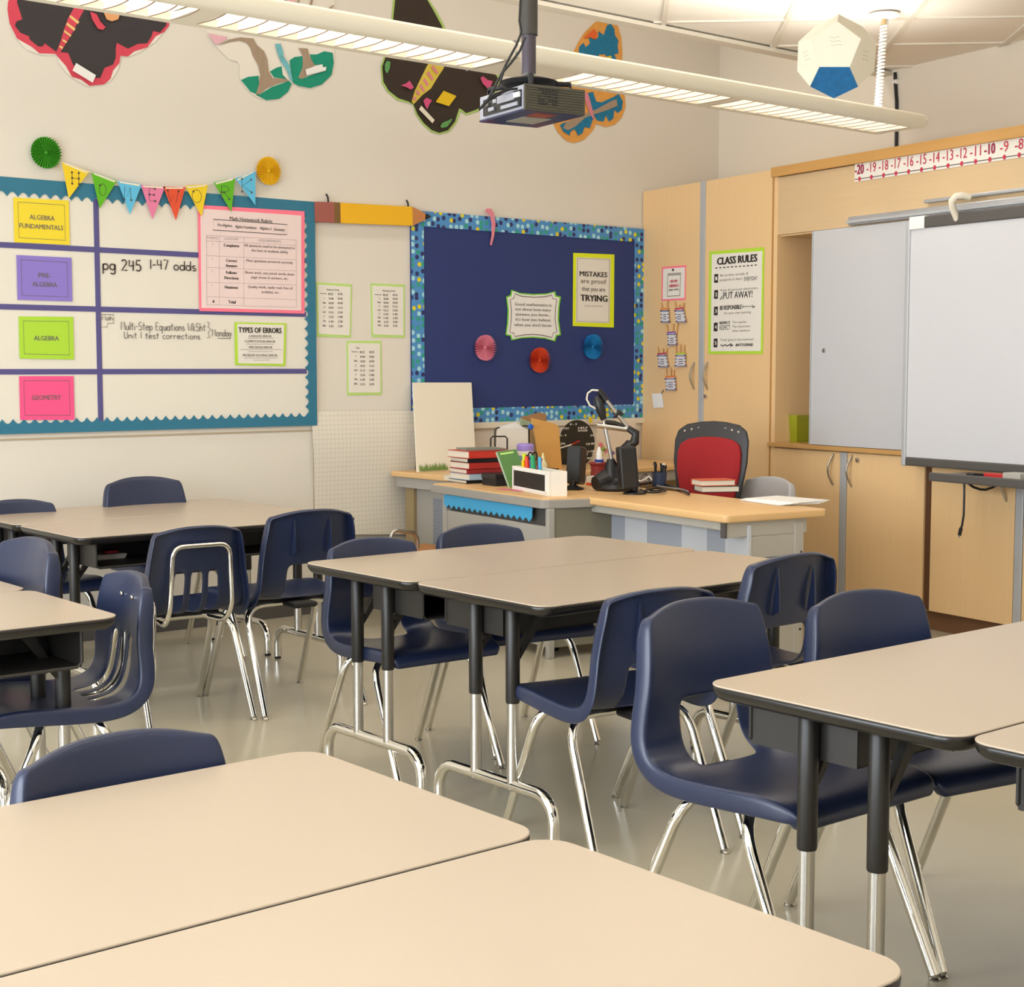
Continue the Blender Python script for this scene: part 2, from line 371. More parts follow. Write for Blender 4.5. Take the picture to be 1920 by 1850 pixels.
for i in range(-16, 12):
    for j in range(-16, 14):
        c0 = eA * (oa + i * TS) + eB * (ob + j * TS); g = 0.012
        q = [c0 + eA * g + eB * g, c0 + eA * (TS - g) + eB * g, c0 + eA * (TS - g) + eB * (TS - g), c0 + eA * g + eB * (TS - g)]
        cc = sum(q, Vector()) / 4
        if not (3.4 < cc.x < 8.6 and 2.2 < cc.y < 6.2): continue
        for fn in edges:
            if q: q = clip(q, fn)
        if len(q) < 3: continue
        ar = sum((q[k] - q[0]).cross(q[k + 1] - q[0]).z for k in range(1, len(q) - 1))
        if abs(ar) < 0.004: continue
        MB().prism([Vector((p.x, p.y, CEIL_Z + 0.010)) for p in q], (0, 0, 0.015)).build('ceiling_tile', M_CEIL, ceil_o, world=True)
for k in range(-10, 12):
    for e1, e2, o1, o2 in ((eA, eB, oa, ob), (eB, eA, ob, oa)):
        L = [e1 * (o1 + k * TS + s * 0.012) + e2 * t for s, t in ((-1, -12), (1, -12), (1, 14), (-1, 14))]
        for fn in edges:
            if L: L = clip(L, fn)
        if len(L) >= 3: grid.prism([Vector((p.x, p.y, CEIL_Z + (0 if e1 is eA else .002))) for p in L], (0, 0, 0.03))
grid.build('ceiling_grid', M_GRID, ceil_o, world=True)
struct('baseboard_left', MB().bx(-2.2, 6.85, YW - 0.012, YW, 0, 0.1), M_DGREY)
# ------------------------------------------------------------------ homework board on the left wall
def ab(x, y): return PL.px(x, y)
xl = 1.85; xr = ab(588, 580)[0]; zt = ab(586, 379)[1]; zb = ab(590, 797)[1]
hb = thing('homework_board', 'wide cream homework whiteboard with teal scalloped border and purple tape lines', 'whiteboard', (xr - .9, YW - .02, zb))
MB().bx(xl, xr, YW - 0.018, YW - 0.001, zb, zt).build('surface', M_WBOARD, hb, world=True)
def scallop(pl, a0, b0, a1, b1, width, depth, period, inward, off=0.022):
    n = max(1, round(math.hypot(a1 - a0, b1 - b0) / period)); A = []; B = []; ia, ib = inward
    for i in range(n * 8 + 1):
        t = i / (n * 8); a = a0 + (a1 - a0) * t; b = b0 + (b1 - b0) * t; ph = (i % 8) / 8
        dpt = width - depth * math.sin(PI * ph)
        A.append(pl.p(a, b, off)); B.append(pl.p(a + ia * dpt, b + ib * dpt, off))
    return MB().strip(A, B, -pl.N * 0.002)
scallop(PL, xl, zt, xr - .004, zt, .088, .022, .052, (0, -1)).build('border_strip', M_TEAL, hb, world=True)
scallop(PL, xl, zb, xr - .004, zb, .070, .022, .052, (0, 1)).build('border_strip', M_TEAL, hb, world=True)
scallop(PL, xr, zb, xr, zt, .072, .022, .052, (-1, 0), .024).build('border_strip', M_TEAL, hb, world=True)
for (ya, yb_) in ((466, 488), (578, 590), (693, 700)):
    z_ = (ab(100, ya)[1] + ab(560, yb_ - 1)[1]) / 2
    MB().bx(xl, xr - .06, YW - .0205, YW - .018, z_ - .013, z_ + .013).build('tape_line', M_PURT, hb, world=True)
xv = ab(181, 580)[0]
MB().bx(xv - .013, xv + .013, YW - .0212, YW - .018, zb + .05, zt - .07).build('tape_line', M_PURT, hb, world=True)
strokes(PL, 'pg 245', 193, 505, 20, 71, M_INKB, hb, .007, .0225)
strokes(PL, '1-47 odds', 281, 504, 18, 86, M_INKB, hb, .006, .0225)
strokes(PL, 'Multi-Step Equations WkSht', 227, 618, 15, 158, M_INKG, hb, .0035, .0225)
strokes(PL, 'Unit 1 test corrections', 233, 634, 12, 142, M_INKG, hb, .0035, .0225)
strokes(PL, '}', 387, 630, 24, 9, M_INKG, hb, .0035, .0225)
strokes(PL, 'Monday', 398, 630, 13, 36, M_INKG, hb, .0035, .0225)
mb = MB(); q = [PL.p(*PL.px(x, y, .0225), .0225) for x, y in ((186, 589), (213, 590), (213, 606), (202, 606), (201, 613), (187, 613))]
mb.ribbon(q, .003, PL.N, closed=True); q = [PL.p(*PL.px(x, y, .0225), .0225) for x, y in ((408, 634), (432, 634))]; mb.ribbon(q, .003, PL.N)
mb.build('handwriting', M_INKG, hb, world=True)
strokes(PL, 'Mah', 191, 600, 9, 20, M_INKG, hb, .003, .0225)
def sheetthing(name, label, cat, pl, layers, group=None):
    """layers: (part name, material, corner pixels, off)"""
    x = sum(p[0] for p in layers[0][2]) / len(layers[0][2]); y = max(p[1] for p in layers[0][2])
    a, b = pl.px(x, y); t = thing(name, label, cat, pl.p(a, b), 0, group)
    for pn, m, pts, off in layers: poly(pl, pts, pn, m, t, off)
    return t
def inset(pts, d):
    cx_ = sum(p[0] for p in pts) / 4; cy_ = sum(p[1] for p in pts) / 4
    return [(p[0] + (d if p[0] < cx_ else -d), p[1] + (d if p[1] < cy_ else -d)) for p in pts]
def frame_lines(pl, pts, w_, m, t, off, name='printed_frame', closed=True):
    q = [pl.p(*pl.px(x, y, off), off) for x, y in pts]
    return MB().ribbon(q, w_, pl.N, closed=closed).build(name, m, t, world=True)
for nm, colr, pts, lines in (
    ('yellow', mat('card_yellow', '#F2D92E', .35), [(25, 370), (129, 376), (131, 459), (27, 454)], [('ALGEBRA', 79, 408, 9, 47), ('FUNDAMENTALS', 78, 425, 9, 82)]),
    ('purple', mat('card_purple', '#8D79CF', .35), [(31, 478), (134, 483), (136, 565), (33, 562)], [('PRE-', 84, 516, 9, 24), ('ALGEBRA', 84, 533, 9, 47)]),
    ('lime green', mat('card_lime', '#AEDB3A', .35), [(35, 593), (137, 594), (139, 674), (37, 672)], [('ALGEBRA', 87, 634, 9, 47)]),
    ('hot pink', mat('card_pink', '#F4568F', .35), [(36, 705), (138, 705), (140, 787), (38, 787)], [('GEOMETRY', 87, 745, 9, 55)])):
    word = ' '.join(l[0].lower() for l in lines).replace('- ', '-')
    t = sheetthing('course_card', f'{nm} laminated course card reading {word} on the homework board', 'card', PL, [('card', colr, pts, .0235)], 'course name cards')
    frame_lines(PL, inset(pts, 8.5), .0025, M_INKG, t, .0245)
    textblock(PL, [(s, x, y, h, wd, .012) for s, x, y, h, wd in lines], M_INKG, t, .0246)
# rubric poster
pts = [(371, 384), (571, 396), (571, 588), (374, 583)]
t = sheetthing('rubric_poster', 'large pale pink homework rubric poster with hot pink border', 'poster', PL, [('backing', M_PINKB, pts, .026), ('sheet', M_PINKP, [(376, 391), (565, 404), (565, 582), (378, 577)], .0275)])
textblock(PL, [('Math Homework Rubric', 471, 412, 7, 80, .02)], M_INKG, t, .0286)
frame_lines(PL, [(400, 411), (539, 421), (538, 440), (399, 431)], .004, M_INKG, t, .0286)
textblock(PL, [('Pre-Algebra', 422, 423, 5.5, 27, .02), ('Algebra Foundations', 461, 426.5, 5.5, 40, .02), ('Algebra I', 498, 429, 5.5, 22, .02), ('Geometry', 524, 431, 5.5, 21, .02)], M_INKG, t, .0286)
textblock(PL, [('POINTS', 398, 446, 4.5, 20, 0), ('CATEGORY', 434, 448, 4.5, 28, 0), ('REQUIREMENTS', 506, 452, 4.5, 41, 0), ('1', 398, 457, 5, None, 0), ('1', 398, 485, 5, None, 0), ('1', 398, 508, 5, None, 0), ('1', 398, 535, 5, None, 0)], M_INKL, t, .0286)
textblock(PL, [('Completion', 434, 461, 5.5, 29, .025), ('Correct', 434, 488.5, 5.5, 21, .025), ('Answers', 434, 498, 5.5, 22, .025), ('Follows', 434, 511, 5.5, 20, .025), ('Directions', 434, 521, 5.5, 27, .025), ('Neatness', 434, 538.5, 5.5, 25, .025), ('Total', 435, 566, 6, 14, .025), ('4', 400, 565, 6, None, .03)], M_INK, t, .0286)
textblock(PL, [('All questions need to be attempted to', 506, 463, 5, 95, .01), ('the best of students ability', 506, 471.5, 5, 69, .01), ('Most questions answered correctly', 506, 491, 5, 87, .01), ('Shows work, uses pencil, works down', 506, 513, 5, 92, .01), ('page, boxes in answers, etc.', 506, 521.5, 5, 69, .01), ('Quality work, easily read, free of', 507, 539.5, 5, 84, .01), ('scribbles, etc.', 507, 548, 5, 33, .01)], M_INKG, t, .0286)
mb = MB()
for l in ([(387, 441), (556, 450)], [(387, 451.5), (556, 460)], [(387, 479), (556, 487)], [(387, 501), (556, 508)], [(387, 529), (556, 534)], [(388, 556), (556, 562)], [(388, 571), (556, 576)], [(387, 441), (388, 571)], [(411, 442), (411, 572)], [(457, 445), (457, 573)], [(555, 450), (556, 576)]):
    mb.ribbon([PL.p(*PL.px(x, y, .0284), .0284) for x, y in l], .0014, PL.N)
mb.build('table_lines', M_INKL, t, world=True)
# types of errors sheet
t = sheetthing('errors_poster', 'small lime bordered sheet headed Types of Errors on the homework board', 'poster', PL, [('backing', M_LIME, [(440, 604), (537, 606), (535, 686), (441, 684)], .0235), ('sheet', M_PAPER, [(445, 607), (533, 609), (531, 682), (447, 681)], .025)])
textblock(PL, [('TYPES OF ERRORS', 488, 619, 10, 81, .035)], M_INK, t, .0262)
textblock(PL, [('CARELESS ERROR', 488, 630, 4, 43, .01), ('COMPUTATION ERROR', 488, 640, 4.5, 57, .01), ('PRECISION ERROR', 489, 651, 4.5, 44, .01), ('PROBLEM SOLVING ERROR', 488, 666, 4.5, 65, .01)], M_INKG, t, .0262)
mb = MB()
for y_, x0_, x1_ in ((634, 465, 514), (645, 462, 514), (655, 450, 528), (659, 465, 512), (671, 458, 520), (675, 474, 505)):
    mb.ribbon([PL.p(*PL.px(x, y_, .0262), .0262) for x in (x0_, x1_)], .0022, PL.N)
mb.build('printed_lines', M_INKL, t, world=True)
# pleated paper rosettes
def rosette(label, colr, px, py, wpx, hpx, off=0.03):
    m = mat('rosette_' + colr, colr, 0.7)
    a, b = PL.px(px, py); r = abs(PL.px(px, py - hpx / 2)[1] - b); P = PL.p(a, b)
    t = thing('paper_rosette', label, 'decoration', P, 0, 'pleated paper rosettes')
    n = 32; vs = [Vector((0, -off * .55, 0))]; 
    for k in range(2 * n):
        an = PI * k / n; rr = r * (1.0 if k % 2 else 0.94); vs.append(Vector((rr * math.cos(an), -off * (1.0 if k % 2 else .35), rr * math.sin(an))))
    vs.append(Vector((0, -0.001, 0))); fs = []
    for k in range(2 * n): fs += [(0, 1 + k, 1 + (k + 1) % (2 * n)), (2 * n + 1, 1 + (k + 1) % (2 * n), 1 + k)]
    MB().add(vs, fs).build('pleats', m, t)
    MB().lathe([(r * .10, 0), (r * .09, .006)], (0, -off * .6, 0), 12, Matrix.Rotation(PI / 2, 3, 'X')).build('hub', m, t)
rosette('green pleated paper rosette above the letter banner', '#3F9A1C', 83, 287, 54, 61)
rosette('yellow pleated paper rosette above the letter banner', '#F0C21A', 500, 321, 44, 54)
# letter banner
bn = thing('letter_banner', 'colourful triangle pennant banner spelling homework across the board top', 'banner', PL.p(*PL.px(300, 350)))
strpts = [(116, 304), (145, 313), (168, 322), (196, 331), (220, 339), (243, 343), (266, 346), (287, 348), (308, 349), (328, 349.5), (348, 350), (368, 349), (388, 346), (400, 342), (420, 339), (440, 334), (460, 328), (479, 321)]
MB().tube([PL.p(*PL.px(x, y, .036), .036) for x, y in strpts], .0012, 5).build('string', M_WHITE, bn, world=True)
for ch, m_, tri, base in (('H', M_YEL, [(116, 303), (168, 321), (129, 372)], (134, 344, 21, 14)), ('O', M_GRN, [(171, 322), (220, 338), (187, 391)], (186, 366, 22, 13)),
    ('M', M_SKY, [(220, 338), (266, 345), (244, 402)], (233, 374, 24, 13)), ('E', M_PINK, [(264, 346), (310, 349), (286, 411)], (279, 376, 23, 12)), ('W', M_ORED, [(306, 349), (348, 350), (330, 413)], (315, 379, 22, 20)),
    ('O', M_YEL, [(347, 348), (390, 345), (378, 406)], (360, 379, 24, 18)), ('R', M_GRN, [(400, 341), (441, 334), (434, 397)], (414, 372, 24, 16)), ('K', M_SKY, [(441, 334), (479, 320), (479, 385)], (452, 359, 24, 20))):
    pn = poly(PL, tri, 'pennant', m_, bn, .035, .0015)
    MWp = pn
    o_ = strokes(PL, ch, base[0], base[1], base[2], base[3], M_INKB, pn, .0022, .0362, 'letter', dots=.0045)
    (xa, ya), (xb, yb_) = tri[0], tri[1]
    q = [(xa + 4, ya + 2), (xb - 4, yb_ + 1.2), (xb - 5, yb_ + 4), (xa + 5, ya + 4.6)]
    poly(PL, q, 'clear_tape', mat('tape_sheen', '#F3EBD0', .2), pn, .0358, .0003)
# pencil sign
t = thing('pencil_sign', 'giant wooden yellow pencil cut-out above the schedules', 'sign', PL.p(*PL.px(700, 415)))
M_ERA = mat('eraser_brown', '#A25B50', .7); M_FER = mat('ferrule_brown', '#7A5A2B', .5); M_PYEL = mat('pencil_yellow', '#F2B814', .5); M_PW = mat('pencil_wood', '#C5824B', .65)
for nm, m_, pts in (('eraser', M_ERA, [(591, 378), (627, 379), (627, 417.5), (592, 415)]), ('ferrule', M_FER, [(627, 379), (638, 380), (639, 418), (627, 417.5)]), ('shaft', M_PYEL, [(638, 380), (773, 387.5), (774, 423), (639, 418)]), ('wood_tip', M_PW, [(773, 387.5), (798, 400), (797, 412), (774, 423)]), ('lead', M_BLKM, [(798, 400), (809, 405.5), (797, 412)])):
    poly(PL, pts, nm, m_, t, .034, .02)
for x, y in ((612, 372), (762, 383)):
    a, b = PL.px(x, y); MB().tube([PL.p(a, b - .03, .02), PL.p(a - .004, b + .005, .02), PL.p(a - .012, b + .022, .016)], .005, 6).build('hanger', M_BLKM, t, world=True)
# three schedule sheets
ROWS = [('1', '8:40', '10:20'), ('Break', '10:20', '10:30'), ('2', '10:35', '12:15'), ('Lunch', '12:15', '12:50'), ('3', '12:55', '1:40'), ('7th', '1:45', '2:30'), ('8th', '2:35', '3:20')]
for lab, head, cs, (x0_, y0_), dy in (
    ('lime edged schedule sheet, upper left of three between the boards', 'Monday and Tuesday', [(593, 529), (660, 533), (658, 633), (595, 631)], (612, 544), 8.6),
    ('lime edged schedule sheet, nearest the blue bulletin board', 'Wednesday and Friday', [(695, 531), (759, 533.5), (759, 633), (697, 632)], (715, 546), 7.2),
    ('lime edged schedule sheet, lowest of three between the boards', 'Day', [(650, 639), (715, 639), (716, 740), (651, 741)], (671, 653), 8.6)):
    (ax_, ay_), (bx_, by_), (cx_, cy_), (dx_, dy_) = cs
    ins = [(ax_ + 3, ay_ + 4), (bx_ - 2.5, by_ + 4.5), (cx_ - 2.5, cy_ - 4.5), (dx_ + 3, dy_ - 5)]
    t = sheetthing('schedule_sheet', lab, 'paper', PL, [('backing', M_LIME2, cs, .003), ('sheet', M_PAPER, ins, .0045)], 'lime edged schedule sheets')
    L = [(head, x0_ - 2 + len(head) * .8, y0_ - .5, 3.2, min(24, len(head) * 2.2), .01), ('Homeroom', x0_ - 6, y0_ + 6, 2.6, 12, .01), ('8:25', x0_ + 8, y0_ + 7, 4, 9, .02), ('8:35', x0_ + 26, y0_ + 7, 4, 9, .02)]
    rows = ROWS if dy > 8 else ROWS + [('9th', '3:20', '3:55')]
    for k, (p_, s_, e_) in enumerate(rows):
        yy = y0_ + 7 + (k + 1) * dy
        L += [(p_, x0_ - 4, yy - 1, 3.6, None if len(p_) < 3 else 6, .02), (s_, x0_ + 9, yy, 4, 9, .02), (e_, x0_ + 26, yy, 4, 9, .02)]
    textblock(PL, L, M_INKG, t, .0056)
# hanging flip chart sheet
M_GRIDP = mat('gridded_chart_paper', '#E6DFD0', .75)
nt = M_GRIDP.node_tree; b_ = nt.nodes['Principled BSDF']; tc_ = nt.nodes.new('ShaderNodeTexCoord'); br_ = nt.nodes.new('ShaderNodeTexBrick')
mp_ = nt.nodes.new('ShaderNodeMapping'); mp_.inputs['Rotation'].default_value = (PI / 2, 0, 0); nt.links.new(tc_.outputs['Object'], mp_.inputs[0]); nt.links.new(mp_.outputs[0], br_.inputs['Vector'])
br_.offset = 0; br_.inputs['Scale'].default_value = 1; br_.inputs['Brick Width'].default_value = .0254; br_.inputs['Row Height'].default_value = .0254; br_.inputs['Mortar Size'].default_value = .0012
br_.inputs['Color1'].default_value = br_.inputs['Color2'].default_value = lin('#E6DFD0'); br_.inputs['Mortar'].default_value = lin('#CFC9BE'); nt.links.new(br_.outputs[0], b_.inputs['Base Color'])
A = []; B = []
for i in range(13):
    v = i / 12; wv = .012 + .012 * math.sin(v * 5.5) + .02 * v * v
    for lst, xt, xb in ((A, 581, 590), (B, 774, 777)):
        y = 770 + v * (230 if lst is B else 232); x = xt + (xb - xt) * v
        a, b = PL.px(x, y); lst.append(PL.p(a, b, wv + (.01 * math.sin(v * 7 + 1) if lst is B else 0)))
MB().strip(A, B, (0, .003, 0)).build('chart_paper', M_GRIDP, None, label='large gridded chart paper sheet hanging beside the teacher desks', cat='paper', smooth=True)
xs0 = PL.px(588, 850)[0]; MB().bx(xs0 - .004, xs0 + .004, YW - .004, YW, .1, zb).bx(1.85, xs0, YW - .006, YW, zb - .03, zb - .022).build('trim_2', mat('panel_seam', '#B9A88C', .6), None, kind='structure', label='thin panel seam on the wall under the homework board')
# ------------------------------------------------------------------ blue bulletin board
bl, bt2 = PL.px(769, 560)[0], (PL.px(790, 398)[1] + PL.px(1203, 428)[1]) / 2
br2, bb = PL.px(1204, 600)[0], (PL.px(1198, 784)[1] + PL.px(895, 790)[1]) / 2
bd = thing('bulletin_board', 'navy blue paper bulletin board with dotted blue border', 'bulletin board', ((bl + br2) / 2, YW - .015, bb))
MB().bx(bl, br2, YW - .014, YW - .001, bb, bt2).build('backing', M_NAVYP, bd, world=True)
M_DOTS = mat('dotted_border', '#3F7DB8', .55); nt = M_DOTS.node_tree; b_ = nt.nodes['Principled BSDF']
tc_ = nt.nodes.new('ShaderNodeTexCoord'); vo = nt.nodes.new('ShaderNodeTexVoronoi'); vo.voronoi_dimensions = '2D'; vo.inputs['Scale'].default_value = 26; vo.inputs['Randomness'].default_value = .6
sp = nt.nodes.new('ShaderNodeSeparateXYZ'); cb = nt.nodes.new('ShaderNodeCombineXYZ'); nt.links.new(tc_.outputs['Object'], sp.inputs[0]); nt.links.new(sp.outputs[0], cb.inputs[0]); nt.links.new(sp.outputs[2], cb.inputs[1]); nt.links.new(cb.outputs[0], vo.inputs['Vector'])
sx_ = nt.nodes.new('ShaderNodeSeparateColor'); nt.links.new(vo.outputs['Color'], sx_.inputs[0]); rp = nt.nodes.new('ShaderNodeValToRGB'); rp.color_ramp.interpolation = 'CONSTANT'
for k, (ps, c_) in enumerate(((0, '#2B2F66'), (.28, '#2E9E86'), (.52, '#A9DDE6'), (.80, '#E0D21E'))):
    e_ = rp.color_ramp.elements[k] if k < 2 else rp.color_ramp.elements.new(ps); e_.position = ps; e_.color = lin(c_)
nt.links.new(sx_.outputs[0], rp.inputs[0]); lt = nt.nodes.new('ShaderNodeMath'); lt.operation = 'LESS_THAN'; lt.inputs[1].default_value = .34; nt.links.new(vo.outputs['Distance'], lt.inputs[0])
mx_ = nt.nodes.new('ShaderNodeMix'); mx_.data_type = 'RGBA'; mx_.inputs[6].default_value = lin('#4E90CC'); nt.links.new(lt.outputs[0], mx_.inputs[0]); nt.links.new(rp.outputs[0], mx_.inputs[7]); nt.links.new(mx_.outputs[2], b_.inputs['Base Color'])
bw = .085
for r_ in ((bl, br2, bt2 - bw, bt2), (bl, br2, bb, bb + bw), (bl, bl + bw, bb + bw, bt2 - bw), (br2 - bw, br2, bb + bw, bt2 - bw)):
    MB().bx(r_[0], r_[1], YW - .018, YW - .0142, r_[2], r_[3]).build('border_strip', M_DOTS, bd, world=True)
MB().bx(bl - .02, br2 + .02, YW - .03, YW - .001, bb - .035, bb).build('ledge', M_CREAMP, bd, world=True)
poly(PL, [(912, 391), (921, 391), (927, 401), (929, 420), (927, 440), (922, 460), (919, 459), (922, 440), (922, 420), (919, 404), (910, 396)], 'pink_ribbon', mat('ribbon_pink', '#E58A9B', .6), None, .03, .002, label='pink paper ribbon curling over the top of the bulletin board', cat='ribbon')
rosette('pink pleated rosette on the navy bulletin board', '#E88BA0', 903, 652, 41, 49, .05)
rosette('orange red pleated rosette on the navy bulletin board', '#DC4A22', 1005, 675, 39, 48, .05)
rosette('blue pleated rosette on the navy bulletin board', '#1C86C4', 1105, 650, 37, 47, .05)
t = sheetthing('mistakes_poster', 'neon yellow framed poster reading mistakes are proof that you are trying', 'poster', PL, [('frame', M_NEON, [(1075, 474), (1152, 477), (1151, 614), (1074, 611)], .019), ('sheet', M_PAPER, [(1081, 482), (1145, 485), (1143, 606), (1080, 604)], .0205)])
frame_lines(PL, [(1082.5, 484), (1143, 486.5), (1141.5, 604), (1081.5, 602)], .003, M_INKG, t, .0216)
textblock(PL, [('MISTAKES', 1113, 514, 9.5, 52, .02), ('TRYING', 1114, 559, 12, 51, .03)], M_INK, t, .0218)
textblock(PL, [('are proof', 1113, 528.5, 9, 48, .005), ('that you are', 1113, 543, 8, 44, .01)], M_INKG, t, .0218)
frame_lines(PL, [(1096, 573), (1110, 573.5), (1130, 574)], .003, M_INKL, t, .0218, 'printed_rule', False)
sg = [(959, 543), (975, 549), (1000, 551), (1025, 550), (1041, 546), (1043, 554), (1052, 556), (1049, 575), (1048, 600), (1052, 628), (1044, 630), (1041, 640), (1022, 635), (1000, 633), (978, 634), (959, 638), (957, 630), (948, 628), (951, 605), (952, 580), (949, 556), (957, 553)]
cx0 = 1000; cy0 = 592
def shr(f, pts): return [(cx0 + (x - cx0) * f, cy0 + (y - cy0) * f) for x, y in pts]
t = sheetthing('quote_sign', 'white fancy edged quote sign with green rim on the bulletin board', 'sign', PL, [('backing', mat('green_rim', '#7CD13A', .5), sg, .019), ('sheet', M_WHITE, shr(.945, sg), .0205)])
frame_lines(PL, shr(.85, sg), .005, M_INKG, t, .0216)
textblock(PL, [('Good mathematics is', 1000, 571, 5.5, 69, .01), ('not about how many', 1000, 581, 5.5, 67, .01), ('answers you know...', 1000, 590.5, 5.5, 66, .01), ("It's how you behave", 1000, 600, 5.5, 65, .01), ("when you don't know.", 1000, 610, 5.5, 71, .01)], M_INKG, t, .0218)
# ------------------------------------------------------------------ painted paper butterflies
def butterfly(label, layers):
    t = thing('paper_butterfly', label, 'artwork', PL.p(*PL.px(*layers[0][2][0])), 0, 'painted paper butterflies')
    for k, (nm, m_, pts) in enumerate(layers): poly(PL, pts, nm, m_, t, .004 + .0012 * k, .001)
    return t
B_BLK = mat('butterfly_black', '#3B3536', .8, vary=(14, .12)); B_RED = mat('butterfly_red', '#D9475A', .75, vary=(20, .1)); B_WH = mat('butterfly_paper', '#EAE3D6', .8)
B_BRN = mat('butterfly_brown', '#35291F', .8, vary=(14, .12)); B_LIM = mat('butterfly_lime', '#A9C96A', .7); B_GRN = mat('butterfly_green', '#0A8F72', .75, vary=(16, .12)); B_TRUNK = mat('butterfly_trunk', '#A58F78', .8, vary=((60, 60, 6), .15))
B_ORG = mat('butterfly_orange', '#E3A04C', .75, vary=(30, .12)); B_BLU = mat('butterfly_blue', '#10759E', .7, vary=(40, .3)); B_YEL = mat('butterfly_yellow', '#D9C148', .7); B_PNK = mat('butterfly_pink', '#D98592', .7); B_MAG = mat('butterfly_magenta', '#D2507F', .7, vary=(60, .2))
butterfly('black and red paper butterfly with striped body behind the light', [
    ('cut_paper', B_WH, [(14, 4), (13, 18), (18, 48), (30, 71), (48, 92), (70, 101), (92, 104), (107, 102), (110, 117), (124, 136), (142, 150), (165, 162), (190, 158), (208, 152), (222, 130), (227, 106), (225, 100), (240, 107), (262, 98), (290, 80), (306, 62), (318, 47), (325, -40), (250, -110), (190, -60), (150, -30), (90, -60), (30, -50)]),
    ('red_rim', B_RED, [(15, 4), (14, 18), (18, 44), (32, 72), (60, 88), (74, 100), (104, 101), (110, 108), (124, 124), (135, 144), (152, 149), (168, 161), (195, 158), (207, 148), (212, 132), (224, 118), (226, 104), (240, 106), (252, 96), (276, 89), (292, 68), (308, 60), (317, 48), (322, -38), (250, -105), (190, -58), (150, -28), (90, -56), (32, -46)]),
    ('wing', B_BLK, [(32, 4), (42, 36), (31, 40), (28, 48), (38, 61), (55, 68), (56, 74), (72, 87), (80, 87), (84, 81), (106, 97), (128, 99), (137, 121), (156, 138), (181, 146), (188, 146), (196, 127), (212, 121), (217, 108), (217, 90), (219, 80), (240, 91), (258, 82), (276, 81), (284, 68), (287, 58), (300, 61), (312, 47), (316, -34), (250, -98), (190, -52), (150, -24), (90, -50), (36, -40)]),
    ('body', B_RED, [(106, 97), (114, 77), (120, 56), (128, 34), (138, 16), (155, -6), (172, -4), (160, 14), (148, 36), (138, 58), (126, 78), (112, 100)])] +
    [('stripe', mat('butterfly_cream', '#EBC980', .7), q) for q in ([(132, 28), (149, 41), (146, 45), (130, 32)], [(126, 42), (142, 54), (139, 58), (124, 46)], [(121, 56), (134, 66), (132, 69), (120, 60)], [(118, 73), (126, 78), (124, 81), (117, 77)], [(113, 85), (119, 89), (116, 92), (111, 88)])] +
    [('spot', mat('butterfly_peach', '#E8A66E', .7), [(195, 24), (200, 36), (210, 40), (222, 36), (226, 22), (212, 12)]), ('spot', B_RED, [(169, 22), (173, 36), (184, 54), (193, 56), (198, 51), (188, 40), (181, 26)]), ('name_label', M_WHITE, [(143, 118), (180, 141), (174, 155), (136, 132)])])
butterfly('white paper butterfly painted with trees and green hills', [
    ('cut_paper', B_WH, [(388, 60), (392, 70), (410, 92), (430, 112), (445, 115), (449, 122), (449, 146), (462, 166), (480, 182), (505, 189), (530, 182), (548, 156), (562, 163), (585, 166), (608, 156), (626, 130), (627, 100), (626, 60), (628, -60), (560, -90), (500, -30), (430, -60), (385, -20)]),
    ('hill', B_GRN, [(452, 150), (465, 144), (485, 142), (486, 170), (480, 178), (500, 188), (524, 185), (540, 172), (547, 157), (530, 140), (528, 124), (518, 127), (506, 134), (514, 145), (535, 148), (536, 154), (510, 163), (485, 178), (470, 172)]),
    ('hill', B_GRN, [(543, 113), (552, 107), (567, 105), (568, 130), (560, 146), (566, 148), (580, 142), (612, 132), (600, 121), (588, 122), (581, 102), (594, 102), (608, 96), (624, 99), (626, 118), (622, 140), (604, 158), (582, 165), (560, 161), (549, 155)]),
    ('tree_trunk', B_TRUNK, [(410, 85), (430, 74), (450, 70), (475, 72), (482, 85), (495, 96), (501, 110), (504, 134), (511, 146), (538, 148), (541, 152), (520, 157), (500, 166), (487, 176), (480, 177), (485, 160), (488, 140), (484, 122), (474, 104), (470, 90), (462, 80), (448, 76), (430, 79)]),
    ('tree_trunk', B_TRUNK, [(560, 90), (577, 91), (580, 105), (590, 122), (580, 128), (576, 141), (567, 148), (559, 146), (567, 128), (569, 106)]),
    ('body', mat('butterfly_rainbow', '#6FB7BF', .6, vary=(40, .4)), [(516, 82), (526, 82), (531, 96), (532, 106), (543, 122), (549, 150), (546, 153), (538, 132), (526, 114), (520, 98)]),
    ('blossom', mat('butterfly_blossom', '#E8B4BE', .8, vary=(70, .2)), [(390, 62), (428, 70), (418, 78), (405, 84)]), ('blossom', MATS['butterfly_blossom'], [(534, -2), (555, -4), (550, 15), (541, 22)]),
    ('leaf_spot', mat('butterfly_mint', '#4FB893', .7), [(490, -6), (512, -6), (513, 6), (505, 14), (497, 13), (491, 4)]),
    ('branch', B_TRUNK, [(532, -4), (536, -4), (545, 20), (556, 10), (560, -4), (563, -4), (560, 10), (548, 27), (540, 24)]), ('branch', B_TRUNK, [(562, 8), (578, 20), (584, -4), (588, -4), (582, 22), (592, 28), (610, 20), (625, 9), (626, 12), (612, 24), (592, 32), (574, 24)]),
    ('name_label', M_WHITE, [(573, 130), (604, 120), (606, 126), (612, 125), (611, 132), (575, 141)])])
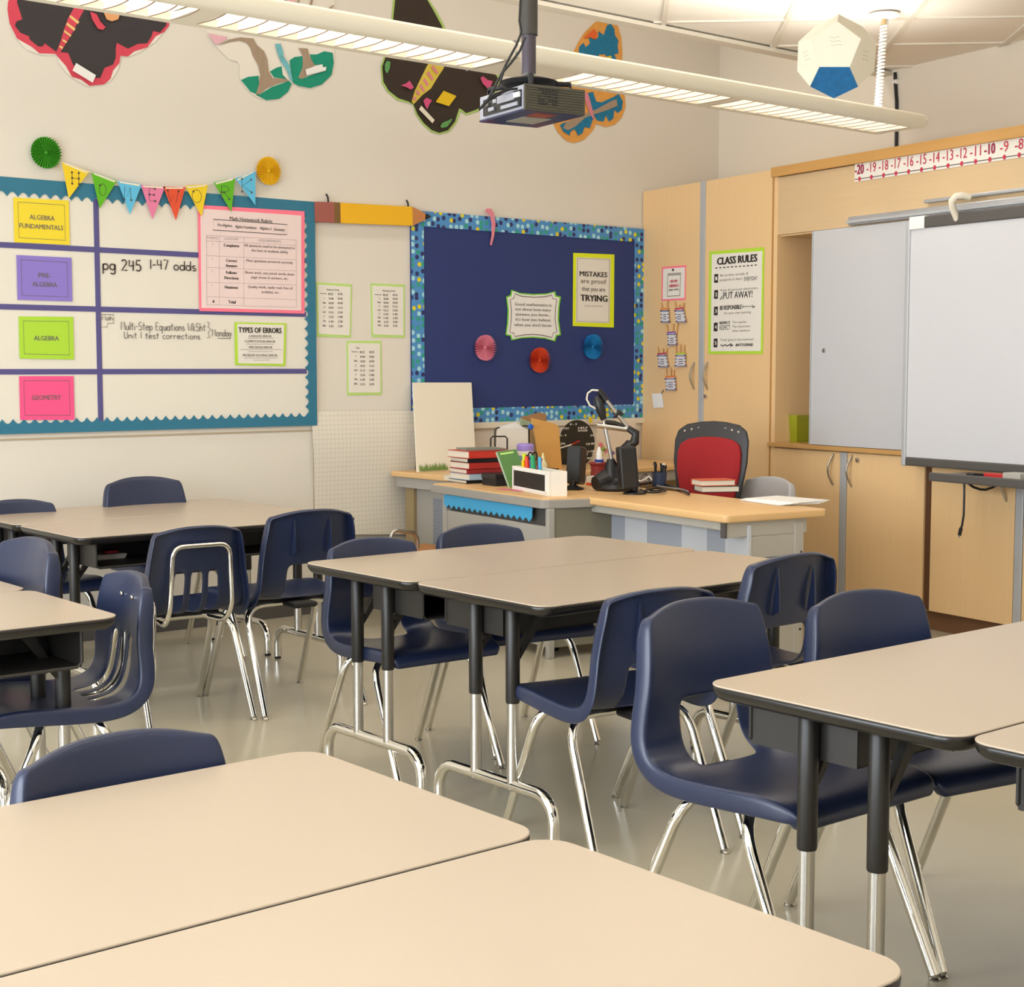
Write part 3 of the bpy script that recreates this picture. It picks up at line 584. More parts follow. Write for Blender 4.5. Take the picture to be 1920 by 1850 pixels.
butterfly('dark brown paper butterfly with lime outline and yellow striped body', [
    ('lime_rim', B_LIM, [(738, -10), (734, 40), (732, 60), (722, 100), (714, 125), (716, 155), (726, 172), (745, 188), (766, 193), (774, 196), (780, 215), (792, 232), (808, 247), (824, 252), (842, 247), (856, 230), (864, 208), (874, 216), (895, 209), (925, 190), (940, 150), (920, 120), (860, 100), (840, 72), (832, 46), (818, 20), (802, -4)]),
    ('wing', B_BRN, [(742, -10), (737, 40), (735, 60), (725, 100), (717, 125), (719, 153), (729, 170), (747, 184), (766, 190), (775, 195), (783, 214), (795, 231), (810, 244), (824, 249), (840, 244), (853, 228), (861, 203), (866, 205), (874, 212), (892, 206), (922, 187), (936, 150), (917, 122), (858, 102), (836, 74), (828, 48), (814, 22), (799, -4)]),
    ('body', B_YEL, [(772, 190), (778, 170), (790, 145), (800, 125), (815, 100), (835, 96), (832, 128), (820, 146), (808, 166), (792, 178), (776, 195)])] +
    [('stripe', B_PNK, q) for q in ([(796, 146), (804, 158), (801, 162), (793, 151)], [(789, 157), (797, 170), (794, 173), (786, 161)], [(803, 133), (813, 148), (810, 151), (800, 138)], [(783, 168), (788, 176), (785, 179), (780, 173)], [(777, 180), (781, 184), (779, 188), (774, 186)], [(812, 122), (822, 136), (819, 139), (809, 126)])] +
    [('spot', B_YEL, [(800, 70), (806, 61), (812, 60), (818, 70), (812, 76)]), ('spot', mat('butterfly_gold', '#E5BC12', .6), [(817, 191), (832, 170), (856, 180), (842, 199)]), ('flower', B_MAG, [(752, 160), (762, 156), (768, 151), (772, 157), (776, 164), (770, 168), (764, 164)]), ('flower', B_MAG, [(794, 188), (800, 183), (810, 188), (805, 196), (801, 205), (797, 198)]), ('flower', B_MAG, [(901, 146), (906, 143), (915, 150), (924, 152), (920, 162), (916, 167), (911, 162), (905, 156)]), ('name_label', M_CREAMP, [(790, 198), (815, 225), (811, 231), (786, 205)]),
     ('leaf_spot', mat('butterfly_leaf', '#5C9A54', .7, vary=(90, .4)), [(826, 236), (830, 230), (840, 226), (848, 222), (846, 228), (838, 238), (828, 240)]), ('leaf_spot', MATS['butterfly_leaf'], [(722, 120), (726, 114), (732, 116), (731, 128), (726, 138), (722, 132)])])
butterfly('orange and blue wave painted paper butterfly near the projector', [
    ('cut_paper', B_ORG, [(1074, 100), (1085, 78), (1095, 62), (1115, 42), (1132, 35), (1152, 39), (1158, 46), (1165, 70), (1167, 100), (1165, 132), (1172, 184), (1173, 200), (1166, 220), (1152, 234), (1136, 238), (1118, 232), (1112, 244), (1095, 262), (1076, 268), (1062, 264), (1046, 248), (1037, 230), (1050, 190), (1030, 150), (1008, 125), (1010, 104), (1030, 98), (1052, 104), (1068, 110)]),
    ('wave', B_BLU, [(1084, 116), (1086, 88), (1094, 80), (1098, 88), (1106, 82), (1104, 68), (1112, 74), (1122, 70), (1122, 58), (1132, 66), (1138, 48), (1145, 44), (1152, 54), (1153, 66), (1160, 76), (1158, 86), (1160, 100), (1152, 102), (1158, 116), (1160, 126), (1150, 128), (1142, 110), (1134, 102), (1124, 102), (1114, 118), (1112, 130), (1100, 126)]),
    ('wave', B_BLU, [(1095, 176), (1112, 172), (1118, 190), (1128, 192), (1150, 182), (1160, 176), (1168, 190), (1166, 206), (1158, 212), (1152, 206), (1150, 222), (1142, 228), (1136, 216), (1132, 228), (1120, 226), (1112, 214)]),
    ('wave', B_BLU, [(1050, 234), (1062, 228), (1090, 222), (1110, 214), (1112, 222), (1106, 240), (1096, 238), (1092, 250), (1084, 254), (1078, 242), (1070, 246), (1068, 254), (1056, 246)]),
    ('shore', B_TRUNK, [(1056, 240), (1062, 228), (1090, 218), (1104, 210), (1120, 204), (1145, 190), (1156, 186), (1158, 198), (1140, 206), (1116, 214), (1098, 220), (1080, 236), (1066, 244)]),
    ('body', B_PNK, [(1092, 172), (1102, 174), (1106, 186), (1111, 205), (1115, 226), (1108, 216), (1100, 196)]), ('sun_spot', mat('butterfly_sun', '#E5662A', .7), [(1094, 72), (1104, 62), (1114, 54), (1120, 62), (1118, 74), (1108, 70)]),
    ('shell_spot', B_YEL, [(1138, 106), (1146, 104), (1148, 114), (1144, 122), (1139, 116)]), ('head', mat('butterfly_head', '#A9C98A', .7), [(1060, 108), (1064, 98), (1070, 94), (1076, 100), (1078, 112), (1070, 116)]), ('wave', B_BLU, [(1042, 112), (1050, 106), (1056, 112), (1052, 118)])])
# ------------------------------------------------------------------ tall cabinet and teaching wall
def cy(px, py, off=0.0): return -PC.px(px, py, off)[0]
def arch_handle(mb, x0, y, z0, z1, bow=.035, r=.006, n=10):
    return mb.tube([(x0 - bow * math.sin(PI * i / n), y, z0 + (z1 - z0) * i / n) for i in range(n + 1)], r, 8)
TOPZ = 2.455
tc = thing('tall_cabinet', 'tall maple two door storage cabinet in the corner by the bulletin board', 'cabinet', QC, ANG)
MB().bx(.022, .66, -1.26, -.004, .10, TOPZ).build('carcass', M_WOOD, tc)
MB().bx(.06, .66, -1.26, -.004, 0, .10).build('toe_kick', M_KICK, tc)
dl = MB().bx(0, .02, -.594, -.006, .11, TOPZ - .002).build('door', M_WOOD, tc, bevel=.0015)
dr = MB().bx(0, .02, -1.256, -.648, .11, TOPZ - .002).build('door', M_WOOD, tc, bevel=.0015)
MB().bx(-.004, .021, -.646, -.596, .11, TOPZ).build('divider_strip', M_ALUP, tc, bevel=.004)
arch_handle(MB(), 0, -.555, 1.205, 1.37).build('handle', M_STEEL, dl)
arch_handle(MB(), 0, -.685, 1.205, 1.37).build('handle', M_STEEL, dr)
MB().lathe([(.011, 0), (.011, .012), (.006, .014)], (0, -.672, 1.163), 14, Matrix.Rotation(-PI / 2, 3, 'Y')).build('lock', M_STEEL, dr)
YE = -4.4
tw = thing('teaching_wall_unit', 'long maple cabinet wall with open niche, worktop ledge and lower doors', 'cabinet', QC + DY * -1.26, ANG)
y_ = lambda v: v + 1.26
MB().bx(-.004, .66, y_(-1.305), y_(-1.262), 0, TOPZ).build('end_post', M_WOOD, tw, bevel=.002)
MB().bx(-.006, .66, y_(-1.275), y_(-1.262), .0, TOPZ + .004).build('post_edge', M_WOODD, tw)
MB().bx(.0, .022, y_(YE), y_(-1.305), 2.085, 2.405).build('header_panel', M_WOODH, tw)
MB().bx(-.022, .66, y_(YE), y_(-1.262), 2.408, TOPZ + .008).build('top_rail', mat('maple_rail', '#CB9A58', .42, grain=((30, 2, 30), .08)), tw, bevel=.003)
MB().bx(.50, .52, y_(YE), y_(-1.30), .91, 2.41).build('niche_back', M_WOOD, tw)
MB().bx(.022, .5, y_(YE), y_(-1.305), 2.075, 2.09).build('niche_top', M_WOOD, tw)
MB().bx(.45, .5, y_(-1.80), y_(-1.735), .93, 2.07).build('niche_batten', M_DKBRN, tw)
MB().bx(-.022, .5, y_(YE), y_(-1.262), .886, .912).build('worktop', mat('maple_ledge', '#C89A5E', .4, grain=((30, 2, 30), .08)), tw, bevel=.004)
MB().bx(.024, .5, y_(YE), y_(-1.29), .10, .886).build('carcass', M_WOOD, tw)
MB().bx(.05, .5, y_(YE), y_(-1.29), 0, .10).build('toe_kick', M_KICK, tw)
MB().bx(.012, .026, y_(-2.505), y_(-2.455), .105, .884).build('door_stile', M_DKBRN, tw)  # dark brown stile between the lower doors
for d0, d1, hy, lock in ((-1.84, -1.285, -1.79, 0), (-2.455, -1.897, -1.935, 1), (-3.035, -2.505, -2.985, 0), (-3.62, -3.09, -3.13, 1), (-4.38, -3.64, -4.3, 0)):
    d = MB().bx(.0, .02, y_(d0), y_(d1), .105, .880).build('door', M_WOOD, tw, bevel=.0015)
    arch_handle(MB(), 0, y_(hy), .700, .868, .04).build('handle', M_STEEL, d)
    if lock: MB().lathe([(.012, 0), (.012, .012), (.006, .014)], (0, y_(hy - .045), .845), 14, Matrix.Rotation(-PI / 2, 3, 'Y')).build('lock', M_STEEL, d)
for q0, q1 in ((-1.893, -1.845), (-3.086, -3.040)): MB().bx(-.004, .021, y_(q0), y_(q1), .105, .882).build('divider_strip', M_ALUP, tw, bevel=.004)
for yy, zz in ((-1.905, .0), (-2.44, .05)):
    tr = MB().bx(-.035, .0, y_(YE), y_(yy), 2.088 + zz * 1.35, 2.088 + (.045 if zz == 0 else .018) + zz * 1.35).build('track', M_ALU, tw, bevel=.004)
MB().bx(-.05, -.03, y_(YE), y_(-1.905), 2.098, 2.112).build('track_lip', M_ALUP, tw)
# sliding whiteboard panel
sw = thing('sliding_whiteboard', 'cool white sliding whiteboard panel half covering the cabinet niche', 'whiteboard', QC + DY * -2.1 + DX * -.012 + Vector((0, 0, .915)), ANG)
MB().bx(-.012, .008, -.65, .475, 0, 1.165).build('panel', M_WBW, sw)
MB().bx(-.016, .01, .472, .480, 0, 1.165).build('edge_strip', M_ALUP, sw)
kp = PC.px(1545, 657, .025); MB().lathe([(.012, 0), (.012, .004), (.004, .005)], (-.012, -kp[0] + 2.1, kp[1] - .915), 14, Matrix.Rotation(-PI / 2, 3, 'Y')).build('lock', M_STEEL, sw)
MB().bx(-.0165, -.012, -.35, -.28, .006, .016).build('maker_mark', M_INKG, sw)
# interactive board in front
OFB = .12
iy = cy(1694, 640, OFB + .02)
ib = thing('interactive_whiteboard', 'big bright white projection board with grey frame mounted before the cabinets', 'whiteboard', QC + DY * iy - DX * OFB + Vector((0, 0, .845)), ANG)
MB().bx(-.012, .02, -1.75, -.025, .045, 1.175).build('surface', M_IWB, ib)
MB().bx(-.022, .03, -.028, .0, .0, 1.215).build('side_frame', M_ALUP, ib, bevel=.006)
MB().bx(-.022, .03, -1.78, -.10, 1.175, 1.232).build('top_frame', M_DGREY, ib, bevel=.006)
MB().bx(-.024, .03, -.125, -.022, 1.172, 1.236).build('corner_cap', M_WHITE, ib, bevel=.006)
MB().bx(-.022, .03, -1.75, -.028, .002, .046).build('bottom_frame', M_DGREY, ib, bevel=.008)
MB().bx(.03, .116, -.8, -.3, .3, .9).build('wall_mount', M_DGREY, ib)
ty = cy(1776, 885, OFB + .1) - iy
MB().bx(-.22, .02, -1.5, ty, -.035, -.012).build('pen_tray', M_MGREY, ib, bevel=.01, seg=3)
MB().bx(-.226, -.206, -1.5, ty, -.045, -.004).build('tray_lip', M_DGREY, ib, bevel=.006, seg=3)
hy = cy(1795, 390, OFB + .05) - iy
pts = [(-.01, hy + .035, 1.20), (-.045, hy + .035, 1.255), (-.06, hy + .025, 1.285), (-.055, hy + .005, 1.305), (-.035, hy - .015, 1.308), (.0, hy - .03, 1.30)]
MB().tube(pts, .017, 10).build('hook', M_CREAMP, ib, smooth=True)
def onib(y, z, x=-.08): return ib.location + DX * x + DY * y + Vector((0, 0, z))
def traything(nm, lab, c, y0, y1, z1, m, x0=-.165, x1=-.12):
    o = MB().bx(x0, x1, y0, y1, 0, z1).mesh(nm, .004); ob = bpy.data.objects.new(nm, o); COL.objects.link(ob); o.materials.append(m)
    ob.location = ib.location + Vector((0, 0, -.012)); ob.rotation_euler = (0, 0, ANG); tag(ob, lab, c); return ob
tq = lambda x: cy(x, 890, OFB + .1) - iy
traything('marker_pen', 'black marker pen lying in the board pen tray', 'pen', tq(1856), tq(1817), .012, M_BLK, -.115, -.10)
traything('cap_piece', 'small dark pen cap in the board pen tray', 'pen cap', tq(1841), tq(1829), .012, M_BLK, -.165, -.145)
traything('eraser', 'red handled board eraser lying in the pen tray', 'eraser', tq(1900), tq(1862), .02, M_RED)
traything('pointer_base', 'grey rounded pointer holder at the end of the pen tray', 'holder', tq(1935), tq(1902), .03, M_LGREY, -.18, -.10)
# cables at the board
def wcable(name, label, pts, r, m, cat='cable', extra=None):
    o = MB().tube(pts, r, 7).build(name, m, None, smooth=True, label=label, cat=cat); return o
def PCo(x, y, off): a, b = PC.px(x, y, off); return PC.p(a, b, off)
t = thing('usb_cable', 'black usb cable dangling below the board pen tray', 'cable', PCo(1807, 897, .15))
MB().tube([PCo(x, y, .16) for x, y in ((1803, 892), (1808, 901), (1808, 930), (1807, 965), (1804, 985), (1801, 992))], .0055, 7).build('cord', M_BLK, t, world=True, smooth=True)
MB().tube([PCo(x, y, .16) for x, y in ((1802, 990), (1799, 1003))], .009, 8).build('plug', M_BLK, t, world=True)
MB().tube([PCo(x, y, .16) for x, y in ((1799, 1003), (1798, 1007))], .005, 8).build('plug_tip', M_STEEL, t, world=True)
wcable('tray_cable', 'black cable sagging in a loop under the board pen tray', [PCo(x, y, .15) for x, y in ((1803, 895), (1812, 903), (1825, 913), (1838, 917.5), (1848, 918), (1860, 914), (1872, 908), (1881, 901), (1884, 897))], .006, M_BLK)
t = thing('niche_cable', 'black cable clipped down the back edge of the cabinet niche', 'cable', PCo(1523, 480, -.40))
MB().tube([PCo(x, y, -.40) for x, y in ((1524, 440), (1523, 480), (1521, 525), (1519, 570), (1519, 616), (1521, 660), (1526, 700), (1525, 740), (1522, 780))], .008, 7).build('cord', M_BLK, t, world=True, smooth=True)
for y in (526, 617): MB().tube([PCo(1516, y, -.39), PCo(1527, y, -.39)], .007, 6).build('clip', M_WHITE, t, world=True)
def PRo(x, y, off=.012): a, b = PR.px(x, y, off); return PR.p(a, b, off)
t = thing('wall_cable', 'black cable running down the upper wall above the cabinets', 'cable', PRo(1680, 278))
MB().tube([PRo(x, y) for x, y in ((1678, 136), (1679, 160), (1681, 190), (1681, 230), (1680, 285))], .010, 7).build('cord', M_BLK, t, world=True, smooth=True)
MB().tube([PRo(1675, 153), PRo(1684, 153)], .014, 6).build('clip', M_WHITE, t, world=True)
# lime plastic bin in the niche
P0 = PCo(1497, 822, -.2); bn_ = thing('storage_bin', 'translucent lime green plastic bin in the cabinet niche', 'bin', Vector((P0.x, P0.y, .912)), ANG)
M_BIN = mat('lime_plastic', '#B5C21C', .15, spec=.6, alpha=.5); 
m_ = MB(); hw, hd, hh = .10, .10, .155
for x0, x1, y0, y1 in ((-hd, -hd + .004, -hw, hw), (hd - .004, hd, -hw, hw), (-hd, hd, -hw, -hw + .004), (-hd, hd, hw - .004, hw)):
    vs = [(xx * k, yy * k, z) for z, k in ((0, .86), (hh, 1.0)) for (xx, yy) in ((x0, y0), (x1, y0), (x1, y1), (x0, y1))]
    m_.add(vs, [(0, 3, 2, 1), (4, 5, 6, 7), (0, 1, 5, 4), (1, 2, 6, 5), (2, 3, 7, 6), (3, 0, 4, 7)])
m_.build('walls', M_BIN, bn_); MB().bx(-hd * .86, hd * .86, -hw * .86, hw * .86, 0, .004).build('bottom', M_BIN, bn_)
MB().bx(-hd - .001, -hd + .004, -.01, .04, .07, .105).build('paper_label', M_WHITE, bn_)
# number line strip
def numz(x, y): return PC.px(x, y, .004)
nl = thing('number_line', 'long white number line strip with red numerals on the cabinet header', 'poster', PC.p(*numz(1760, 335)))
c0, c1 = numz(1603, 300), numz(1920, 257); b0_ = numz(1603, 341)[1]; bt_ = c0[1]; aE = c1[0] + .12
MB().prism([PC.p(c0[0], b0_, .004), PC.p(aE, b0_, .004), PC.p(aE, bt_, .004), PC.p(c0[0], bt_, .004)], -PC.N * .002).build('strip', M_PAPER, nl, world=True)
zl = PC.px(1613, 335, .005)[1]
MB().ribbon([PC.p(PC.px(1604, 336)[0], zl, .0052), PC.p(aE - .01, zl, .0052)], .005, PC.N).build('axis_line', M_INKG, nl, world=True)
xs_ = [1613, 1635.5, 1658.5, 1681, 1705.5, 1730, 1754.5, 1779, 1804.5, 1831, 1857.5, 1884.5, 1912.5]
a0_ = PC.px(xs_[0], 335)[0]; st_ = (PC.px(xs_[-1], 293)[0] - a0_) / 12
for k in range(13):
    a = a0_ + st_ * k; v = -20 + k; bold = v in (-20, -10)
    MB().prism([PC.p(a + .010 * math.cos(2 * PI * i / 10), zl + .012 * math.sin(2 * PI * i / 10), .0062) for i in range(10)], -PC.N * .001).build('point', M_REDI, nl, world=True)
    text(PC, str(v), a - .002, zl + .050, .052, M_MAROON if bold else M_REDI, nl, .0062, wid=.068 if v <= -10 else .05, bold=.03 if bold else .004, name='numeral')
    for q in range(3): MB().ribbon([PC.p(a - .022, bt_ - .006 - q * .007, .0055), PC.p(a + .02 - .005 * q, bt_ - .006 - q * .007, .0055)], .0032, PC.N).build('word', M_BLUEI, nl, world=True)
# class rules poster
t = sheetthing('rules_poster', 'tall lime bordered Class Rules poster on the right cabinet door', 'poster', PC, [('backing', M_LIME, [(1330, 471.5), (1433, 463), (1430, 663.5), (1328, 663.5)], .003), ('sheet', M_PAPER, [(1334.5, 477), (1429, 470.5), (1426, 658), (1332.5, 658.5)], .0045)])
textblock(PC, [('CLASS RULES', 1381.5, 486.5, 14, 76, .045), ('PUT AWAY!', 1383, 552.5, 13, 55, .01), ('BE RESPONSIBLE', 1370, 576, 8, 41, .03), ('EVERYDAY', 1407.5, 522, 8, 25, .0), ('RESPECT', 1359, 605, 5, 20, .04), ('RESPECT', 1359, 614, 9, 20, .0), ('#NOTYOURMAID', 1395.5, 646.5, 5.5, 33, .03)], M_INK, t, .0056)
textblock(PC, [('Be on-time, on-task, &', 1376.5, 514.5, 5, 52, 0), ('prepared to learn', 1370.5, 524, 5, 41, 0), ('Keep all personal electronics', 1385, 542.5, 4.5, 69, 0), ('for your own learning', 1382.5, 586.5, 4.5, 50, 0), ('The teacher', 1386.5, 603.5, 4.5, 27, 0), ('The classroom', 1389, 611.5, 4.5, 33, 0), ('other students', 1389, 619.5, 4.5, 33, 0), ('Trash goes in the trashcan!', 1381, 637, 4.5, 62, 0)], M_INKG, t, .0056)
for k, y in enumerate((522, 552, 583, 613, 643)):
    poly(PC, [(1339.5 - k * .3, y - 8), (1346.5 - k * .3, y - 8.6), (1346 - k * .3, y + 8), (1339 - k * .3, y + 8)], 'number_tile', M_INK, t, .0052, .0005)
    textpx(PC, str(k + 1), 1343 - k * .3, y, 7, M_PAPER, t, .006, 3.5, bold=.03)
mb = MB(); ln = lambda q, w_=.003: mb.ribbon([PC.p(*PC.px(x, y, .0056), .0056) for x, y in q], w_, PC.N)
for i in range(11): ln([(1341 + i * 7.4, 502.5 - i * .55), (1345 + i * 7.4, 502.2 - i * .55)], .006)
ln([(1394, 574.5), (1412, 574)]); ln([(1411, 571.5), (1411, 576.5), (1415.5, 574)], .006); ln([(1393, 572.5), (1393, 577)], .006)
ln([(1351, 646), (1355, 649), (1359, 646), (1363, 648.5), (1367, 646.5), (1371, 646)], .006); ln([(1370, 643), (1370, 649), (1374, 646)], .009); ln([(1350, 562), (1354, 555), (1354, 561)], .006)
mb.build('arrows', M_INK, t, world=True)
t = sheetthing('hiring_poster', 'small pink bordered Now Hiring sheet on the left cabinet door', 'poster', PC, [('backing', M_PINKB, [(1241, 500.5), (1286, 497), (1285, 562), (1240, 564)], .003), ('sheet', M_PAPER, [(1243.5, 504), (1284, 501), (1283, 558.5), (1242.5, 561)], .0042)])
frame_lines(PC, [(1252, 516), (1276, 514.5), (1274.5, 554), (1251, 555.5)], .006, M_INKG, t, .005); frame_lines(PC, [(1252, 513.5), (1277, 512)], .008, M_INKL, t, .005, 'printed_frame', False)
textblock(PC, [('NOW', 1263.5, 527, 6, 14, .03), ('HIRING!', 1263.5, 535.5, 6, 18, .03)], M_REDI, t, .0055); textblock(PC, [('apply within', 1263, 543, 4, 19, .02)], M_INKG, t, .0055)
MB().lathe([(.007, 0), (.007, .006)], PC.p(*PC.px(1263.5, 506), .004), 10, Matrix.Rotation(ANG, 3, 'Z') @ Matrix.Rotation(-PI / 2, 3, 'Y')).build('push_pin', M_INK, t, world=True)
M_PEG = mat('clothespin_wood', '#D0A063', .65)
for lab, cs, colr, pegs in (
    ('clothespin pocket under the hiring sheet, tied with an orange band, beside its twin', [(1238.5, 580), (1253, 579), (1255, 605), (1239.5, 605.5)], '#E98A2B', [(1241, 572, -3), (1250, 568, 2)]),
    ('clothespin pocket under the hiring sheet, nearer the door handle, red band', [(1265, 580), (1281, 578), (1286, 604), (1268, 605)], '#D9365E', [(1267, 571, -4), (1279, 573, 5), (1273, 576, 0)]),
    ('single clothespin pocket with purple band in the second row', [(1251, 624), (1267, 623), (1269, 647), (1252.5, 648)], '#8C5BB0', [(1252, 614, -5), (1261, 612, 1), (1268, 610, 3)]),
    ('clothespin pocket in the third row with dark red band, further from the handle', [(1232.5, 664), (1249, 663), (1253, 688), (1235, 689)], '#C23A58', [(1234, 655, -3), (1242, 658, 1), (1248, 658, 4)]),
    ('clothespin pocket with lime green band in the third row', [(1267, 664), (1284.5, 662.5), (1285.5, 687), (1265.5, 688)], '#B5CF2A', [(1268, 651, -4), (1275, 650, 0), (1281, 652, 3)]),
    ('lowest clothespin pocket with an orange band above the note card', [(1247, 707.5), (1265.5, 706), (1267, 731.5), (1249, 732.5)], '#E67A35', [(1250, 696, -4), (1257, 694, 0), (1262, 698, 2)])):
    t = sheetthing('clothespin_pocket', lab, 'pocket', PC, [('card', mat('pocket_card', '#DCD8DA', .8), cs, .016)], 'clothespin pockets on the cabinet door')
    (x0, y0), (x1, y1), (x2, y2), (x3, y3) = cs
    poly(PC, [(x0, y0 - 2), (x1, y1 - 2), (x1, y1 + 1), (x0, y0 + 1)], 'band', mat('band_' + colr, colr, .6), t, .0175, .001)
    for px_, py_, dx_ in pegs:
        MB().tube([PCo(px_ + dx_ * .6, py_ - 5, .012), PCo(px_, y0 + 2, .010)], .0065, 4).build('clothespin', M_PEG, t, world=True)
    mb = MB()
    for i in range(7):
        f = i / 6; P = [(x0 + (x1 - x0) * f, y0 + 2.5), (x3 + (x2 - x3) * f, y3 - 2)]
        for (ux, uy) in P: mb.ribbon([PC.p(*PC.px(ux - 1, uy, .0168), .0168), PC.p(*PC.px(ux + 1, uy + .5, .0168), .0168)], .008, PC.N)
    for i in range(4):
        f = i / 3
        for (ux, uy) in ((x0 + (x3 - x0) * f + 1, y0 + 3 + (y3 - y0 - 6) * f), (x1 + (x2 - x1) * f - 1, y1 + 3 + (y2 - y1 - 6) * f)): mb.ribbon([PC.p(*PC.px(ux - 1, uy, .0168), .0168), PC.p(*PC.px(ux + 1, uy, .0168), .0168)], .009, PC.N)
    for i in range(3): mb.ribbon([PC.p(*PC.px(x0 + 5, y0 + 10 + i * 4, .0168), .0168), PC.p(*PC.px(x1 - 4, y0 + 9.5 + i * 4, .0168), .0168)], .005, PC.N)
    mb.build('printed_border', mat('pocket_ink', '#5C5A7E', .8), t, world=True)
t = sheetthing('note_card', 'plain pale note card hanging low on the left cabinet door', 'card', PC, [('card', M_WHITE, [(1222, 738), (1241, 737), (1244.5, 763.5), (1225.5, 765)], .006)])
MB().tube([PCo(1240, 738, .006), PCo(1244, 731, .006)], .003, 5).build('string', M_INKG, t, world=True)
# ------------------------------------------------------------------ suspended linear light
LY = 4.6
def onL(x, y): return W('y', LY, x, y)
Lend = onL(1683, 246); LZ = Lend.z; LX1 = Lend.x; LX0 = 0.6
sl = thing('linear_light', 'long white suspended linear light with louvred cells across the room', 'light', ((LX0 + LX1) / 2, LY, LZ))
w_ = .15; prof = [(-w_, .012), (-w_ + .012, 0), (-.10, 0), (-.10, .012), (-w_ + .02, .03), (-.05, .062)]
ends = [LX0, LX1]
body = MB()
section = [(-w_ - .012, .035), (-w_ - .004, .010), (-w_ + .01, 0), (-.112, -.001), (-.112, .03), (.088, .03), (.088, -.001), (.135, .0), (.145, .012), (.145, .03), (.10, .058), (-.10, .075), (-w_ + .01, .066), (-w_ - .008, .054)]
body.prism([(LX0, LY + a, LZ + b) for a, b in section], (LX1 - LX0, 0, 0))
M_LBODY = mat('light_body_white', '#EDE6D4', .45)
body.build('housing', M_LBODY, sl, world=True, smooth=True)
MB().prism([(LX1, LY + a, LZ + b) for a, b in section], (.02, 0, 0)).build('end_cap', M_LBODY, sl, world=True, bevel=.006)
segs = []
for xa, xb in ((-100, 343), (392, 913), (1056, 1336), (1356, 1668)):
    A = onL(xa, 30 + (xa - 340) * .163 + (0 if xa > 0 else 0)).x; B = onL(xb, 36 + (xb - 340) * .163).x; segs.append((A, B))
sc_len = segs[1][1] - segs[1][0]; gap_ = segs[3][0] - segs[2][1]
X = segs[0][0]
M_LAMP = mat('lamp_glow', '#FFF6E4', .5, emit=1.6)
M_LOUV = mat('louvre_white', '#FBF4E6', .35); M_LEDGE = mat('louvre_edge', '#A58B7C', .5)
allseg = [(max(LX0 + .05, segs[0][1] - sc_len), segs[0][1]), segs[1], segs[2], segs[3]]
for A, B in allseg:
    n = max(3, round((B - A) / (sc_len / 15)))
    MB().bx(A, B, LY - .108, LY + .084, LZ + .024, LZ + .028).build('diffuser', M_LAMP, sl, world=True)
    for i in range(n + 1):
        x = A + (B - A) * i / n
        pts = [(x + .012 * math.sin(PI * k / 6), LY - .112 + .2 * k / 6, LZ + .001) for k in range(7)]
        MB().strip(pts, [(p[0], p[1], LZ + .024) for p in pts], (.003, 0, 0)).build('louvre_blade', M_LOUV, sl, world=True)
        MB().strip([Vector(p) + Vector((-.0015, 0, -.0022)) for p in pts], [Vector(p) + Vector((-.0015, 0, -.0004)) for p in pts], (.006, 0, 0)).build('louvre_edge', M_LEDGE, sl, world=True)
prev = LX0
for A, B in allseg + [(LX1, LX1)]:
    if A - prev > .01: MB().bx(prev, A, LY - .112, LY + .088, LZ - .0005, LZ + .003).build('blank_plate', M_LBODY, sl, world=True)
    prev = B
sx = onL(918, 130).x
MB().bx(sx - .001, sx + .001, LY - .16, LY + .147, LZ - .002, LZ + .068).build('joint_seam', M_MGREY, sl, world=True)
area('lamp_down', ((LX0 + LX1) / 2, LY, LZ - .012), ((LX0 + LX1) / 2, LY, 0), LX1 - LX0, .2, 16, WARM)
area('lamp_up', ((LX0 + LX1) / 2, LY, LZ + .09), ((LX0 + LX1) / 2, LY, 4), LX1 - LX0, .2, 42, WARM)
# coiled power cord and its canopy
P1, P0 = W('z', CEIL_Z, 1655, 28), onL(1645, 216); P0 = Vector((P0.x, LY, LZ + .06)); P1 = Vector((P1.x, LY, CEIL_Z))
cd = thing('coiled_cord', 'white coiled power cord from the ceiling to the end of the light', 'cord', P0)
pts = []; nturn = 26
for i in range(nturn * 8 + 1):
    f = i / (nturn * 8); q = P0.lerp(P1 - Vector((0, 0, .05)), f); an = i * 2 * PI / 8
    pts.append(q + Vector((.014 * math.cos(an), .014 * math.sin(an), 0)))
MB().tube(pts, .0052, 6).build('coil', M_WHITE, cd, world=True, smooth=True)
MB().lathe([(.075, 0), (.075, -.008), (.03, -.022)], P1, 20).build('canopy', M_WHITE, cd, world=True)
MB().cyl(P1 - Vector((0, 0, .05)), P1 - Vector((0, 0, .02)), .012).build('plug', mat('cord_plug', '#B59A6A', .5), cd, world=True)
MB().tube([P1 + Vector((.03, 0, -.02)), P1 + Vector((.035, 0, -.05)), P1 + Vector((.02, 0, -.065))], .006, 6).build('hook', M_WHITE, cd, world=True)
